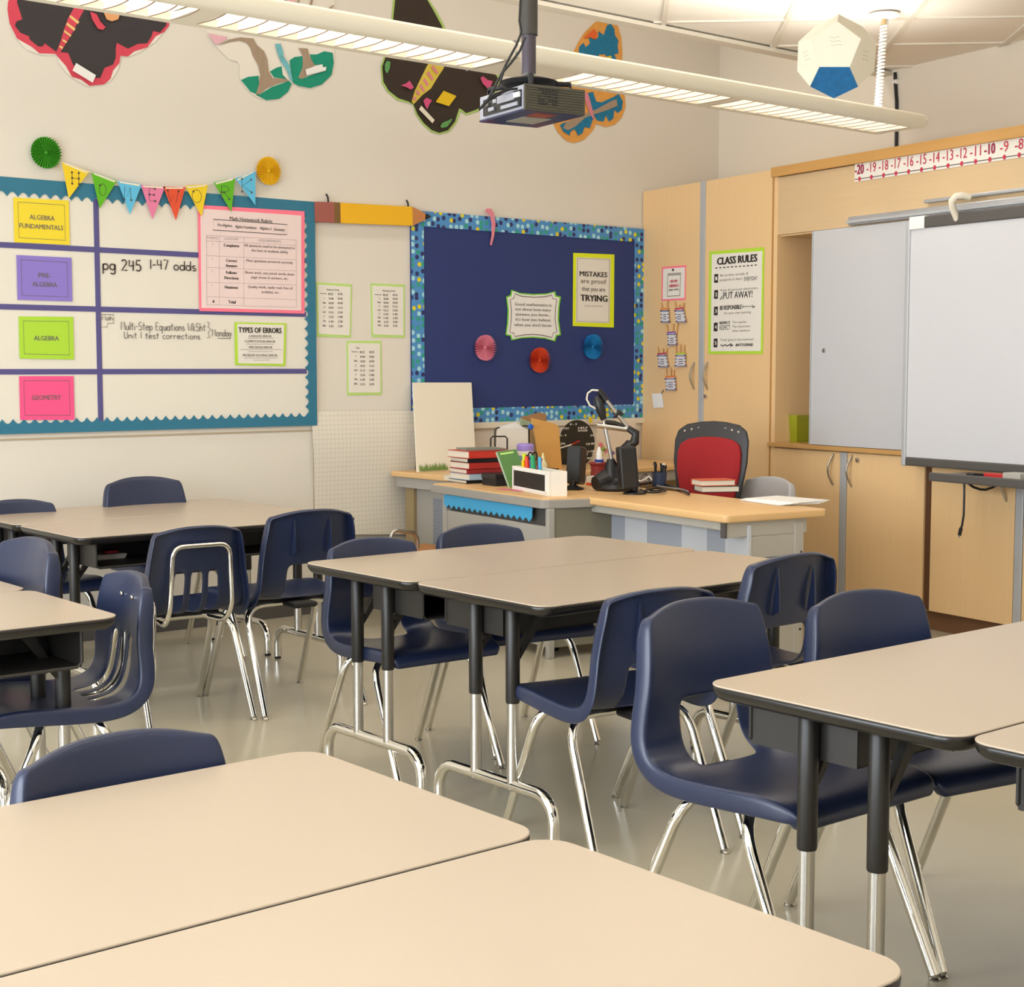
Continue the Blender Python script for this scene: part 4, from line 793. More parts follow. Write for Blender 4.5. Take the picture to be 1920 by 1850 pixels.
# ------------------------------------------------------------------ hanging paper dodecahedron
dd = (FW + RT * ((1568 - CXP) / F) - UC * ((106 - CYP) / F)); PD = CAM + dd * 5.75
g = (1 + 5 ** .5) / 2; V = [Vector(v) for v in ([(x, y, z) for x in (-1, 1) for y in (-1, 1) for z in (-1, 1)] + [(0, y / g, z * g) for y in (-1, 1) for z in (-1, 1)] + [(x / g, y * g, 0) for x in (-1, 1) for y in (-1, 1)] + [(x * g, 0, z / g) for x in (-1, 1) for z in (-1, 1)])]
FN = [Vector(v).normalized() for v in [(0, s * g, t_) for s in (-1, 1) for t_ in (-1, 1)] + [(s * g, t_, 0) for s in (-1, 1) for t_ in (-1, 1)] + [(s, 0, t_ * g) for s in (-1, 1) for t_ in (-1, 1)]]
faces = []
for n_ in FN:
    d_ = sorted(range(20), key=lambda i: -V[i].dot(n_))[:5]; c_ = sum((V[i] for i in d_), Vector()) / 5; u_ = (V[d_[0]] - c_).normalized(); v_ = n_.cross(u_)
    d_.sort(key=lambda i: math.atan2((V[i] - c_).dot(v_), (V[i] - c_).dot(u_))); faces.append((n_, d_, c_))
toc = -dd.normalized(); rt_ = RT; up_ = rt_.cross(toc) * -1; up_ = up_ if up_.z > 0 else -up_
fn = (toc * math.cos(math.radians(17)) + up_ * math.sin(math.radians(17)) - rt_ * .03).normalized(); un = (up_ - fn * up_.dot(fn)).normalized()
n0, d0, c0_ = faces[0]; u0 = (V[d0[0]] - c0_).normalized()
Rm = Matrix((fn, un, fn.cross(un))).transposed() @ Matrix((n0, u0, n0.cross(u0)))
RAD = .155 / (3 ** .5)
dh = thing('paper_dodecahedron', 'white paper dodecahedron with one blue face hanging from the ceiling', 'ornament', PD)
low = max([f for f in faces if (Rm @ f[0]).dot(up_) < -.45], key=lambda f: (Rm @ f[0]).dot(toc))
M_DODB = mat('dodecahedron_blue', '#1E74B4', .6, vary=((40, 40, 8), .35)); M_DODW = mat('dodecahedron_card', '#EFE8D6', .7)
for f in faces:
    n_ = Rm @ f[0]; ps = [PD + Rm @ V[i] * RAD for i in f[1]]; cc = sum(ps, Vector()) / 5
    ps = [cc + (p - cc) * .985 for p in ps]
    o = MB().prism(ps, -n_ * .0025).build('face_panel', M_DODB if f is low else M_DODW, dh, world=True)
    if f is faces[0] or (n_.dot(toc) > .3 and f is not low):
        mb = MB(); r_ = n_.cross(UPW).normalized(); r_ = r_ if r_.dot(RT) > 0 else -r_; q = n_.cross(r_); q = q if q.z > 0 else -q
        for k in range(3):
            L_ = [cc + r_ * (-.025 + .01 * i + .004 * k) + q * (.035 - k * .014 + .003 * math.sin(i * 2.6 + k)) + n_ * .0004 for i in range(5)]
            mb.ribbon(L_, .0012, n_)
        mb.build('scribble', M_INKL, o, world=True)
MB().tube([PD + Vector((0, 0, RAD * 1.5)), Vector((PD.x, PD.y, CEIL_Z))], .0012, 5).build('thread', M_WHITE, dh, world=True)
# ------------------------------------------------------------------ ceiling projector
def camp(x, y, z): # point at photo pixel and horizontal depth z
    d = FW + RT * ((x - CXP) / F) - UC * ((y - CYP) / F); return CAM + d * (z / (d.x * FH.x + d.y * FH.y))
PA_, PB_, PC_ = camp(983, 205, 4.30), camp(897, 229, 4.52), camp(1090, 218, 4.42)
ex = Vector((PB_.x - PA_.x, PB_.y - PA_.y, 0)); ey = Vector((PC_.x - PA_.x, PC_.y - PA_.y, 0)); lx, ly = ex.length, ey.length; ex.normalize(); ey = Vector((-ex.y, ex.x, 0)) if Vector((-ex.y, ex.x, 0)).dot(ey) > 0 else Vector((ex.y, -ex.x, 0))
PZ = PA_.z; PH = .072
pj = thing('projector', 'black and silver projector hanging from a ceiling pole', 'projector', Vector((PA_.x, PA_.y, PZ)))
def pv(a, b, c): return Vector((PA_.x, PA_.y, PZ)) + ex * a + ey * b + Vector((0, 0, c))
def pbox(mb, a0, a1, b0, b1, c0, c1):
    vs = [pv(a, b, c) for c in (c0, c1) for b in (b0, b1) for a in (a0, a1)]
    return mb.add(vs, [(0, 2, 3, 1), (4, 5, 7, 6), (0, 1, 5, 4), (2, 6, 7, 3), (0, 4, 6, 2), (1, 3, 7, 5)])
M_PSIL = mat('projector_silver', '#A6A8B4', .4, .3); M_PDARK = mat('projector_grille', '#4A4639', .45); M_PBOT = mat('projector_base', '#2B2C48', .15)  # bluish reflection under the projector is put into the base plate colour
pbox(MB(), .004, lx, .004, ly, .004, PH).build('casing', M_PSIL, pj, world=True, bevel=.004)
pbox(MB(), .002, lx - .002, .002, ly - .002, -.001, .004).build('base_plate', M_PBOT, pj, world=True)
pbox(MB(), -.001, .006, .0, ly, .0, PH).build('vent_panel', M_PDARK, pj, world=True, bevel=.002)
for k in range(9): pbox(MB(), -.004, .0, .004, ly - .004, .006 + k * .0072, .009 + k * .0072).build('vent_slat', M_PDARK, pj, world=True)
for i in range(6):
    for k in range(5):
        if (i + k) % 7 != 3: pbox(MB(), -.0045, -.0035, ly * (.22 + i * .055), ly * (.22 + i * .055) + .007, .018 + k * .0095, .0245 + k * .0095).build('vent_hole', M_BLK, pj, world=True)
pbox(MB(), .02, lx - .03, -.0015, .004, .012, .058).build('connector_panel', M_BLK, pj, world=True)
for a0, a1, c0, c1, m_ in ((.05, .14, .034, .055, M_PSIL), (.02, .05, .038, .052, M_WHITE), (.03, .12, .016, .026, M_PSIL), (.16, .19, .02, .03, M_PSIL), (.19, .21, .036, .046, M_DGREY), (.145, .165, .04, .05, M_PSIL)):
    pbox(MB(), a0, a1, -.006, .0, c0, c1).build('port', m_, pj, world=True)
pbox(MB(), .03, .09, ly * .3, ly * .62, -.002, -.0008).build('base_label', mat('label_red', '#8E3A2C', .5), pj, world=True)
pbox(MB(), .10, .20, ly * .3, ly * .75, -.002, -.0008).build('base_label', mat('label_grey', '#9A9A92', .5), pj, world=True)
pc = pv(lx * .45, ly * .42, 0)
def mtop(a, b, c): return pc + ex * a + ey * b + Vector((0, 0, PH + c))
arm = MB().lathe([(.02, .014), (.075, .018), (.085, .028), (.06, .036), (.022, .04)], pc + Vector((0, 0, PH)), 20).build('mount_plate', M_BLKM, pj, world=True, smooth=True)
for a, b in ((-.11, -.06), (-.05, .11), (.14, -.05), (.10, .10)):
    MB().tube([mtop(a * .3, b * .3, .026), mtop(a, b, .024), mtop(a, b, .0)], .008, 7).build('mount_arm', M_BLKM, pj, world=True)
top = Vector((pc.x, pc.y, CEIL_Z + .03)); dk = mat('pole_dark', '#3A3632', .35)
zp = pc.z + PH
MB().lathe([(.012, .036), (.018, .05), (.02, .055)], pc + Vector((0, 0, PH)), 16).build('swivel', M_STEEL, pj, world=True)
MB().cyl(pc + Vector((0, 0, PH + .052)), pc + Vector((0, 0, PH + .165)), .0215, n=20).build('lower_sleeve', mat('pole_sleeve', '#4F4852', .3, .4), pj, world=True, smooth=True)
MB().cyl(pc + Vector((0, 0, PH + .16)), top, .0265, n=20).build('pole', dk, pj, world=True, smooth=True)
for k, (off_, pts) in enumerate(((0, [(976, 0), (974, 40), (978, 60), (968, 85), (950, 118), (942, 135), (930, 158), (916, 185), (900, 204)]), (1, [(985, 70), (975, 95), (958, 118), (944, 134), (936, 160), (955, 170), (945, 172), (912, 190), (898, 206)]), (2, [(980, 165), (950, 168), (925, 178), (902, 203)]))):
    MB().tube([camp(x, y, 4.38 - .02 * k) for x, y in pts], .0035, 6).build('signal_cable', M_BLK, pj, world=True, smooth=True)
# ------------------------------------------------------------------ two-pupil desks
DL, DW, DT = 1.275, .612, .695
def rrect(x0, x1, y0, y1, r, n=6):
    P = []
    for cx_, cy_, a0 in ((x1 - r, y1 - r, 0), (x0 + r, y1 - r, 90), (x0 + r, y0 + r, 180), (x1 - r, y0 + r, 270)):
        P += [(cx_ + r * math.cos(math.radians(a0 + 90 * i / n)), cy_ + r * math.sin(math.radians(a0 + 90 * i / n))) for i in range(n + 1)]
    return P
def make_desk(opening):
    t = thing('student_desk', 'desk', 'desk')
    hx, hy = DL / 2, DW / 2
    MB().prism([(x, y, DT - .004) for x, y in rrect(-hx + .0015, hx - .0015, -hy + .0015, hy - .0015, .052, 8)], (0, 0, .004)).build('tabletop', M_TOP, t, bevel=.0012, seg=1)
    # bullnose edge band swept round the top
    out = rrect(-hx + .012, hx - .012, -hy + .012, hy - .012, .046, 8); n = len(out); prof = [(.0095, -.003), (.0125, -.006), (.012, -.014), (.008, -.022), (.002, -.029), (-.006, -.033), (-.02, -.034)]
    vs = []; fs = []
    for i in range(n):
        p = Vector(out[i]); d = (Vector(out[(i + 1) % n]) - Vector(out[i - 1])).normalized(); nr = Vector((d.y, -d.x))
        for o_, z in prof: vs.append((p.x + nr.x * o_, p.y + nr.y * o_, DT + z))
    m = len(prof)
    for i in range(n):
        for k in range(m - 1): fs.append((i * m + k, ((i + 1) % n) * m + k, ((i + 1) % n) * m + k + 1, i * m + k + 1))
    MB().add(vs, fs).build('edge_band', M_TBLACK, t, smooth='all')
    MB().bx(-hx + .03, hx - .03, -hy + .03, hy - .03, DT - .034, DT - .022).build('underside', M_BLACKM, t)
    s = opening
    for xc in (-.31, .31):          # open book boxes, one per pupil
        b = MB(); x0, x1 = xc - .235, xc + .235; y0, y1 = (-.02, .25) if s > 0 else (-.25, .02); z0, z1 = .565, DT - .034
        b.bx(x0, x1, y0, y1, z0, z0 + .004); b.bx(x0, x0 + .004, y0, y1, z0, z1); b.bx(x1 - .004, x1, y0, y1, z0, z1)
        yb = y0 if s > 0 else y1 - .004; b.bx(x0, x1, yb, yb + .004, z0, z1)
        bb_ = b.build('book_box', M_BOX, t)
        yo = y1 if s > 0 else y0; MB().tube([(x0, yo, z1), (x0, yo, z0 + .012), (x0 + .012, yo, z0), (x1 - .012, yo, z0), (x1, yo, z0 + .012), (x1, yo, z1)], .005, 6).build('box_rim', M_BOX, bb_)
    for sx in (-1, 1):
        x = sx * (hx - .075)
        for y in (-.085, .085):
            lg = MB().lathe([(.0195, .385), (.0207, .39), (.0207, .652), (.015, .660)], (x, y, 0), 16).build('leg', M_BLACKM, t, smooth=True)
            MB().cyl((x, y, .135), (x, y, .39), .0168, n=14).build('leg_extension', M_STEEL, lg, smooth=True)
            MB().prism([(x - sx * .012, y - .010, .52), (x - sx * .012, y - .010, .50), (x - sx * .13, y - .010, .645), (x - sx * .13, y - .010, .662), (x - sx * .10, y - .010, .662)], (0, .02, 0)).build('brace', M_BLACKM, t)
        pts = [(x, -.265, .012)] + [(x, -.265 + .07 * (1 - math.cos(a)), .07 + .075 * math.sin(a)) for a in [PI / 2 * k / 7 for k in range(8)]]
        pts += [(x, -y, z) for _, y, z in pts[::-1]]
        ft = MB().tube(pts, .0178, 12).build('foot', M_CHROME, t, smooth=True)
        for y in (-.265, .265): MB().lathe([(.014, .0), (.015, .004), (.012, .014)], (x, y, 0), 12).build('glide', M_BLKM, ft)
    return t
def freeze(root, cat, spots):
    """place the builder's object at the first spot and copies at the others: (x, y, rotation, scale, label, group)"""
    index_children(); out = []
    for i, (x, y, r, s, lab, grp) in enumerate(spots):
        o = root if i == 0 else copy_tree(root)
        o.location = (x, y, 0); o.rotation_euler = (0, 0, math.radians(r)); o.scale = (s,) * 3; tag(o, lab, cat, grp); out.append(o)
    return out
GD = 'two pupil desks pushed together in pairs'
XM, XN, XR, XL_, XB = 2.645, .075, 2.255, .435, 2.375
dn = make_desk(1); dm = make_desk(-1)
freeze(dn, 'desk', [
    (XM + DL / 2, 3.365, 0, 1, 'near desk of the beige pair standing in the middle of the room', GD),
    (XN + DL / 2, 1.860, 0, 1, 'further desk of the big front pair, the chair back standing behind its edge', GD),
    (XR + DL / 2, 1.808, 0, 1, 'further desk of the right hand pair, a blue chair pushed under its corner', GD),
    (XR + DL / 2, 1.190, 0, 1, 'nearer desk of the right hand pair, cut off by the frame edge', GD),
    (XL_ + DL / 2, 4.575, 0, 1, 'further desk of the pair by the window side, behind its pointed corner desk', GD),
    (XB + DL / 2, 6.365, 0, 1, 'desk of the rear pair nearest the homework wall', GD)])
freeze(dm, 'desk', [
    (XM + DL / 2, 3.985, 0, 1, 'far desk of the middle pair, nearer the teacher desk', GD),
    (XN + DL / 2, 1.242, 0, 1, 'nearest beige desk filling the bottom of the view', GD),
    (XL_ + DL / 2, 3.955, 0, 1, 'nearer desk of the window side pair, its corner beside the slotted chair', GD),
    (XB + DL / 2, 5.745, 0, 1, 'rear desk with open book boxes facing the pulled out chairs', GD)])
# ------------------------------------------------------------------ moulded chairs
NU = [-1, -.955, -.70, -.43, -.25, -.11, .11, .25, .43, .70, .955, 1]
PROF = [(-.238, .388, .195), (-.240, .412, .205), (-.222, .428, .212), (-.15, .430, .216), (-.06, .423, .216), (.03, .416, .213), (.09, .414, .211), (.135, .418, .209), (.170, .432, .207), (.193, .462, .205), (.204, .505, .200), (.211, .55, .195), (.216, .585, .190), (.224, .64, .183), (.234, .695, .175), (.2425, .735, .168), (.247, .757, .156)]
def shell_mesh(kind):
    n = len(PROF); vs = []; idx = {}
    T = []
    for i in range(n):
        a, b = PROF[max(0, i - 1)], PROF[min(n - 1, i + 1)]; d = Vector((b[0] - a[0], b[1] - a[1])).normalized(); T.append(Vector((d.y, -d.x)))   # back / under side normal
    cols = [-3, -2] + list(range(len(NU))) + [98, 99]
    for i, (y, z, w) in enumerate(PROF):
        for c in cols:
            k = 0 if c < 0 else (len(NU) - 1 if c >= 98 else c); u = NU[k]
            x = u * w; yy, zz = y, z
            back = max(0.0, min(1.0, (z - .45) / .15))
            yy -= back * .030 * u * u; zz += (1 - back) * .010 * u * u * (1 if y > -.2 else 0)
            if i >= n - 2: zz -= (.024 if i == n - 1 else .008) * abs(u) ** 2.6
            if c < 0 or c >= 98:
                fl = (.042 if 2 < i < n - 2 else .028) * (1.0 if c in (-3, 99) else .16)
                yy += T[i].x * fl; zz += T[i].y * fl; x *= 1.018
            idx[(i, c)] = len(vs); vs.append((x, yy, zz))
    fs = []
    for i in range(n - 1):
        for j in range(len(cols) - 1):
            c0, c1 = cols[j], cols[j + 1]
            if c0 >= 0 and c1 < 98:
                um = (NU[c0] + NU[c1]) / 2
                if kind == 'A' and abs(um) < .42 and 7 <= i < 11: continue
                if kind == 'B' and 6 <= i < 12 and (abs(um) < .10 or .25 < abs(um) < .43): continue
            fs.append((idx[(i, c0)], idx[(i, c1)], idx[(i + 1, c1)], idx[(i + 1, c0)]))
    # a rear lip along the back's top edge
    last = len(NU) - 1; lip = {0: idx[(n - 1, -3)], last: idx[(n - 1, 99)]}
    for c in range(1, last):
        v = vs[idx[(n - 1, c)]]; lip[c] = len(vs); vs.append((v[0], v[1] + .022, v[2] - .007))
    for c in range(last):
        f = [idx[(n - 1, c)], idx[(n - 1, c + 1)]]
        if c == last - 1: f.append(idx[(n - 1, 98)])
        f += [lip[c + 1], lip[c]]
        if c == 0: f.append(idx[(n - 1, -2)])
        fs.append(tuple(f))
    m = MB().add(vs, fs).mesh('seat_shell')
    ob = bpy.data.objects.new('tmp', m); COL.objects.link(ob)
    so = ob.modifiers.new('s', 'SOLIDIFY'); so.thickness = .009; so.offset = 0
    su = ob.modifiers.new('u', 'SUBSURF'); su.levels = 2; su.render_levels = 2
    dg = bpy.context.evaluated_depsgraph_get(); dg.update()
    me = bpy.data.meshes.new_from_object(ob.evaluated_get(dg)); bpy.data.objects.remove(ob)
    me.polygons.foreach_set('use_smooth', [True] * len(me.polygons)); me.name = 'seat_shell'
    return me
SH = {k: shell_mesh(k) for k in 'AB'}
def smooth_path(P, r=.07, n=6):
    P = [Vector(p) for p in P]; out = [P[0]]
    for i in range(1, len(P) - 1):
        a = (P[i - 1] - P[i]); c = (P[i + 1] - P[i]); rr = min(r, a.length * .48, c.length * .48); p0 = P[i] + a.normalized() * rr; p1 = P[i] + c.normalized() * rr
        for k in range(n + 1):
            t = k / n; out.append(p0 * (1 - t) ** 2 + P[i] * 2 * t * (1 - t) + p1 * t * t)
    return out + [P[-1]]
def make_chair(kind, shellmat=M_NAVY):
    t = thing('classroom_chair', 'chair', 'chair')
    me = SH[kind].copy(); me.materials.clear(); me.materials.append(shellmat)
    s = bpy.data.objects.new('seat_shell', me); COL.objects.link(s); s.parent = t
    if kind == 'A':
        for x in (-.075, .075):
            MB().prism([(x - .003, .222, .585), (x - .003, .250, .60), (x - .003, .249, .66), (x - .003, .243, .72)], (.006, 0, 0)).build('back_rib', shellmat, t)
        MB().bx(-.05, .05, .085, .19, .382, .404).build('rear_bracket', M_BLKM, t, bevel=.01)
    for sx in (-1, 1):
        for nm, yt, yc in (('front', -.25, -.055), ('rear', .25, .055)):
            pts = smooth_path([(sx * .208, yt, .012), (sx * .196, yc * 1.35, .392), (0, yc, .392)], .085)
            lg = MB().tube(pts, .0133, 10).build('leg', M_CHROME, t, smooth=True)
            MB().lathe([(.0125, 0), (.0135, .004), (.0095, .008), (.0105, .016)], (sx * .208, yt, 0), 12).build('glide', M_STEEL, lg, smooth=True)
    MB().bx(-.15, .15, -.075, -.035, .397, .412).bx(-.15, .15, .035, .075, .395, .408).build('seat_bracket', M_BLKM, t)
    if kind == 'B':
        hp = smooth_path([(-.10, .06, .385), (-.120, .20, .385), (-.124, .252, .45), (-.112, .262, .685), (.112, .262, .685), (.124, .252, .45), (.120, .20, .385), (.10, .06, .385)], .045)
        MB().tube(hp, .0095, 10).build('back_hoop', M_CHROME, t, smooth=True)
        rv = MB()
        for x in (-.045, .045): rv.lathe([(.0075, 0), (.006, .004), (.002, .005)], (x, .224, .690), 10, Matrix.Rotation(PI / 2 + .2, 3, 'X'))
        rv.build('rivet', M_STEEL, t)
    return t
GC = 'navy moulded classroom chairs'
ca = make_chair('A')
chairs = freeze(ca, 'chair', [
    (2.952, 4.11, -2, .99, 'navy chair under the middle desk window end, its seat seen between the desk legs', GC),
    (3.455, 4.175, -9, 1, 'navy chair behind the middle desks, its top before the grey pedestal desk', GC),
    (2.905, 3.06, 169.7, 1.0, 'navy chair seen from behind, turned and pulled from the near edge of the middle desks', GC),
    (2.555, 2.16, -1, 1.06, 'large close navy chair with open lower back, under the right hand desk corner', GC),
    (3.05, 2.105, -10, 1.03, 'navy chair behind the right hand desks, its back before the lower cabinet doors', GC),
    (1.045, 1.992, 4, 1, 'navy chair of which only the top shows behind the front desk', GC),
    (3.43, 3.10, 180, 1.06, 'taller navy chair seen from behind, beside the teacher desk end', GC),
    (3.135, 5.23, 177, 1.05, 'taller navy chair seen from behind at the corner of the rear desks', GC),
    (3.205, 6.345, 0, 1.09, 'navy chair back standing alone between the rear desks and the wall', GC),
    (2.56, 6.30, 0, 1.0, 'low dark chair top at the frame edge behind the rear desks', GC),
    (1.56, 4.50, -89, 1.08, 'navy solid backed chair at the desk end behind the slotted chair', GC)])
cb = make_chair('B')
freeze(cb, 'chair', [
    (2.68, 5.27, 176, 1.0, 'navy slotted chair with chrome hoop seen from behind at the rear desks', 'slotted chairs with chrome back hoop'),
    (1.665, 4.03, -97, 1.0, 'navy slotted chair facing the windows, rivets on its shiny back', 'slotted chairs with chrome back hoop')])
cg = make_chair('A', M_GREYSH)
freeze(cg, 'chair', [(5.73, 5.16, -99, 1.03, 'pale grey moulded chair beside the teacher desk end', None)])
PE = W('z', .765, 1862, 1832)
index_children(); ce = copy_tree(chairs[0]); ce.location = (PE.x + .04, PE.y - .27, 0); ce.rotation_euler = (0, 0, 0); tag(ce, 'navy chair whose top corner just shows low in front of the right hand desks', 'chair', GC)
# crumpled paper and red packet in the rear desk's open box
pr = W('z', .575, 195, 1046)
MB().prism([(pr.x - .07, pr.y - .02, .5695), (pr.x + .08, pr.y - .03, .5695), (pr.x + .06, pr.y + .09, .5695), (pr.x - .05, pr.y + .10, .5695)], (.01, 0, .022)).build('paper_wad', M_PAPER, None, bevel=.006, label='crumpled white paper in the open box of the rear desk', cat='paper')
MB().prism([(pr.x + .0, pr.y - .01, .592), (pr.x + .06, pr.y - .01, .592), (pr.x + .05, pr.y + .05, .592), (pr.x + .01, pr.y + .05, .592)], (0, 0, .012)).build('red_packet', M_RED, None, bevel=.003, label='small red packet lying on the crumpled paper in the desk box', cat='packet')
# ------------------------------------------------------------------ teacher's desks
TZ = .74
c1 = W('z', TZ, 1360, 966)
td = thing('teacher_desk', 'maple topped grey metal teacher desk with striped perforated front', 'desk', (c1.x, c1.y, 0), ANG)
TLN = 1.30; TDP = .56
M_MTOP = mat('maple_desktop', '#E2B880', .38, grain=((2.2, 60, 60), .06))
MB().prism([(x, y, TZ - .034) for x, y in rrect(0, TDP, 0, TLN, .03)], (0, 0, .034)).build('desktop', M_MTOP, td, bevel=.008, seg=3, smooth=True)
MB().bx(.03, TDP - .09, .035, .06, TZ - .10, TZ - .034).bx(.03, .055, .06, TLN - .04, TZ - .07, TZ - .034).build('apron', M_LGREY, td, bevel=.004)
MB().bx(.024, .034, .03, .06, TZ - .10, TZ - .034).build('apron_cap', M_DGREY, td)
MB().bx(.145, .165, .03, TLN - .12, .10, TZ - .05).build('modesty_panel', M_DESKB, td, bevel=.003)
M_PERF = mat('perforated_grey', '#A3A9B4', .5); nt = M_PERF.node_tree; b_ = nt.nodes['Principled BSDF']; tc_ = nt.nodes.new('ShaderNodeTexCoord'); vo = nt.nodes.new('ShaderNodeTexVoronoi'); vo.inputs['Scale'].default_value = 95; vo.inputs['Randomness'].default_value = .05
nt.links.new(tc_.outputs['Object'], vo.inputs['Vector']); rp = nt.nodes.new('ShaderNodeValToRGB'); rp.color_ramp.elements[0].position = .28; rp.color_ramp.elements[0].color = lin('#40454E'); rp.color_ramp.elements[1].position = .40; rp.color_ramp.elements[1].color = lin('#A2A8B4')
nt.links.new(vo.outputs['Distance'], rp.inputs[0]); nt.links.new(rp.outputs[0], b_.inputs['Base Color'])
for q0, q1 in ((.18, .30), (.48, .735), (.91, 1.02)): MB().bx(.1435, .146, q0, q1, .16, TZ - .075).build('perforated_strip', M_PERF, td)
MB().bx(.165, .42, .035, .055, .06, TZ - .10).build('end_panel', M_LGREY, td, bevel=.003)
MB().bx(.235, .36, .033, .036, .30, TZ - .19).build('perforated_strip', M_PERF, td)
for x, y in ((.40, .03), (.15, TLN - .13)):
    lg = MB().bx(x, x + .05, y, y + .05, .03, TZ - .05).build('leg', M_LGREY, td, bevel=.004)
    for k in range(5): MB().cyl((x + .036, y - .001, .12 + k * .11), (x + .036, y + .002, .12 + k * .11), .006, n=8).build('hole', M_BLKM, lg)
    MB().bx(x - .26, x + .06, y + .005, y + .045, .03, .075).build('foot', M_LGREY, td, bevel=.006)
    MB().lathe([(.03, 0), (.034, .01), (.02, .03)], (x - .22, y + .025, 0), 14).build('glide', M_BLKM, lg)
# left pedestal desk
c2 = W('z', TZ, 1019, 936)
pd = thing('pedestal_desk', 'grey metal pedestal desk with blue scalloped strip under its edge', 'desk', (c2.x, c2.y, 0), ANG)
PLN = 1.10
tp = [(0, PLN), (0, .03), (.01, .012), (.03, 0), (.12, -.015), (.25, -.03), (.30, -.03), (.30, PLN)]
MB().prism([(x, y, TZ - .045) for x, y in tp], (0, 0, .040)).build('edge_top', mat('desk_edge_grey', '#9B968E', .45), pd, bevel=.004)
MB().prism([(x + .012, y + (.012 if y < .5 else -.012), TZ - .006) for x, y in tp], (0, 0, .007)).build('desktop', M_MTOP, pd)
MB().bx(.29, .78, -.02, PLN, TZ - .045, TZ - .002).build('rear_top', M_MTOP, pd)
MB().bx(.035, .05, .0, PLN - .10, .05, TZ - .13).build('front_panel', M_DESKG, pd)
MB().bx(.06, .075, .02, PLN - .03, TZ - .14, TZ - .045).build('recess', M_DGREY, pd)
for y in (-.004, PLN - .12): MB().bx(.026, .06, y, y + .03, .0, TZ - .045).build('leg', M_DESKG, pd, bevel=.004)
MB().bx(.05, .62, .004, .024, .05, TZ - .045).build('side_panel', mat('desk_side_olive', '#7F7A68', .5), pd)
MB().bx(.05, .75, PLN - .06, PLN - .04, .05, TZ - .045).build('side_panel', M_DESKG, pd)
n = 64; A = []; B = []
for i in range(n + 1):
    y = .14 + (PLN - .24) * i / n; ph = (i % 4) / 4; A.append((.026, y, TZ - .05)); B.append((.024, y, TZ - .118 + .020 * abs(ph * 2 - 1)))
MB().strip(A, B, (.003, 0, 0)).build('scalloped_strip', M_CYAN, pd)
# credenza under the bulletin board
CZ = .76; c3 = W('z', CZ, 768, 886)
cr = thing('credenza', 'maple topped grey credenza along the wall under the bulletin board', 'desk', (c3.x, 6.965, 0))
MB().prism([(x, y, CZ - .03) for x, y in rrect(0, 1.86, -.68, 0, .02)], (0, 0, .03)).build('desktop', M_MTOP, cr, bevel=.007, seg=2)
MB().bx(.03, 1.84, -.66, -.02, CZ - .09, CZ - .03).build('apron', M_DESKG, cr, bevel=.004)
MB().bx(.10, .12, -.60, -.05, .02, CZ - .09).build('end_panel', M_DESKG, cr); MB().bx(.095, .101, -.46, -.28, .08, CZ - .14).build('perforated_strip', M_PERF, cr)
MB().bx(.08, .14, -.12, -.04, .0, CZ - .09).build('leg', mat('leg_tan', '#A08C66', .5), cr); MB().bx(.08, .14, -.66, -.60, 0, CZ - .09).build('leg', M_DESKG, cr)
MB().bx(.12, 1.80, -.10, -.08, .10, CZ - .09).build('modesty_panel', M_DESKG, cr)
# ------------------------------------------------------------------ things on the teacher's desks
def zt(px, py, z=TZ): return W('z', z, px, py)
def hgt(P, py):     # height above the floor of photo row py on the vertical line through P
    d = Vector((P.x, P.y, 0)); a = d.dot(FH); b_ = d.dot(RT)
    s = (CYP - py) / F; dirz = -FH * 0
    # ray with the same heading: solve for z
    tz = (UC * s + FW); k = a / (tz.x * FH.x + tz.y * FH.y); return EYE + k * tz.z
# leaning display board on the credenza
P = W('y', 6.80, 783, 882); P2 = W('y', 6.80, 893, 876); T1 = W('y', 6.95, 775, 717); T2 = W('y', 6.95, 884, 717)
db = thing('display_board', 'blank cream display board leaning on the wall behind the book stack', 'board', Vector(((P.x + P2.x) / 2, 6.85, CZ)))
MB().prism([Vector((P.x, 6.80, CZ)), Vector((P2.x, 6.80, CZ)), T2, T1], (0, .012, .0)).build('panel', M_CREAMP, db, world=True)
gm = MB(); gx0, gx1 = P.x + .02, W('y', 6.80, 838, 880).x
for i in range(42):
    x = gx0 + (gx1 - gx0) * i / 41; h = random.uniform(.028, .05); gm.prism([(x - .006, 6.797, CZ + .004), (x + .006, 6.797, CZ + .004), (x + random.uniform(-.012, .012), 6.802, CZ + h)], (0, -.001, 0))
gm.build('grass_fringe', mat('grass_green', '#6E8B3F', .8, vary=(60, .3)), db, world=True, kind='stuff')
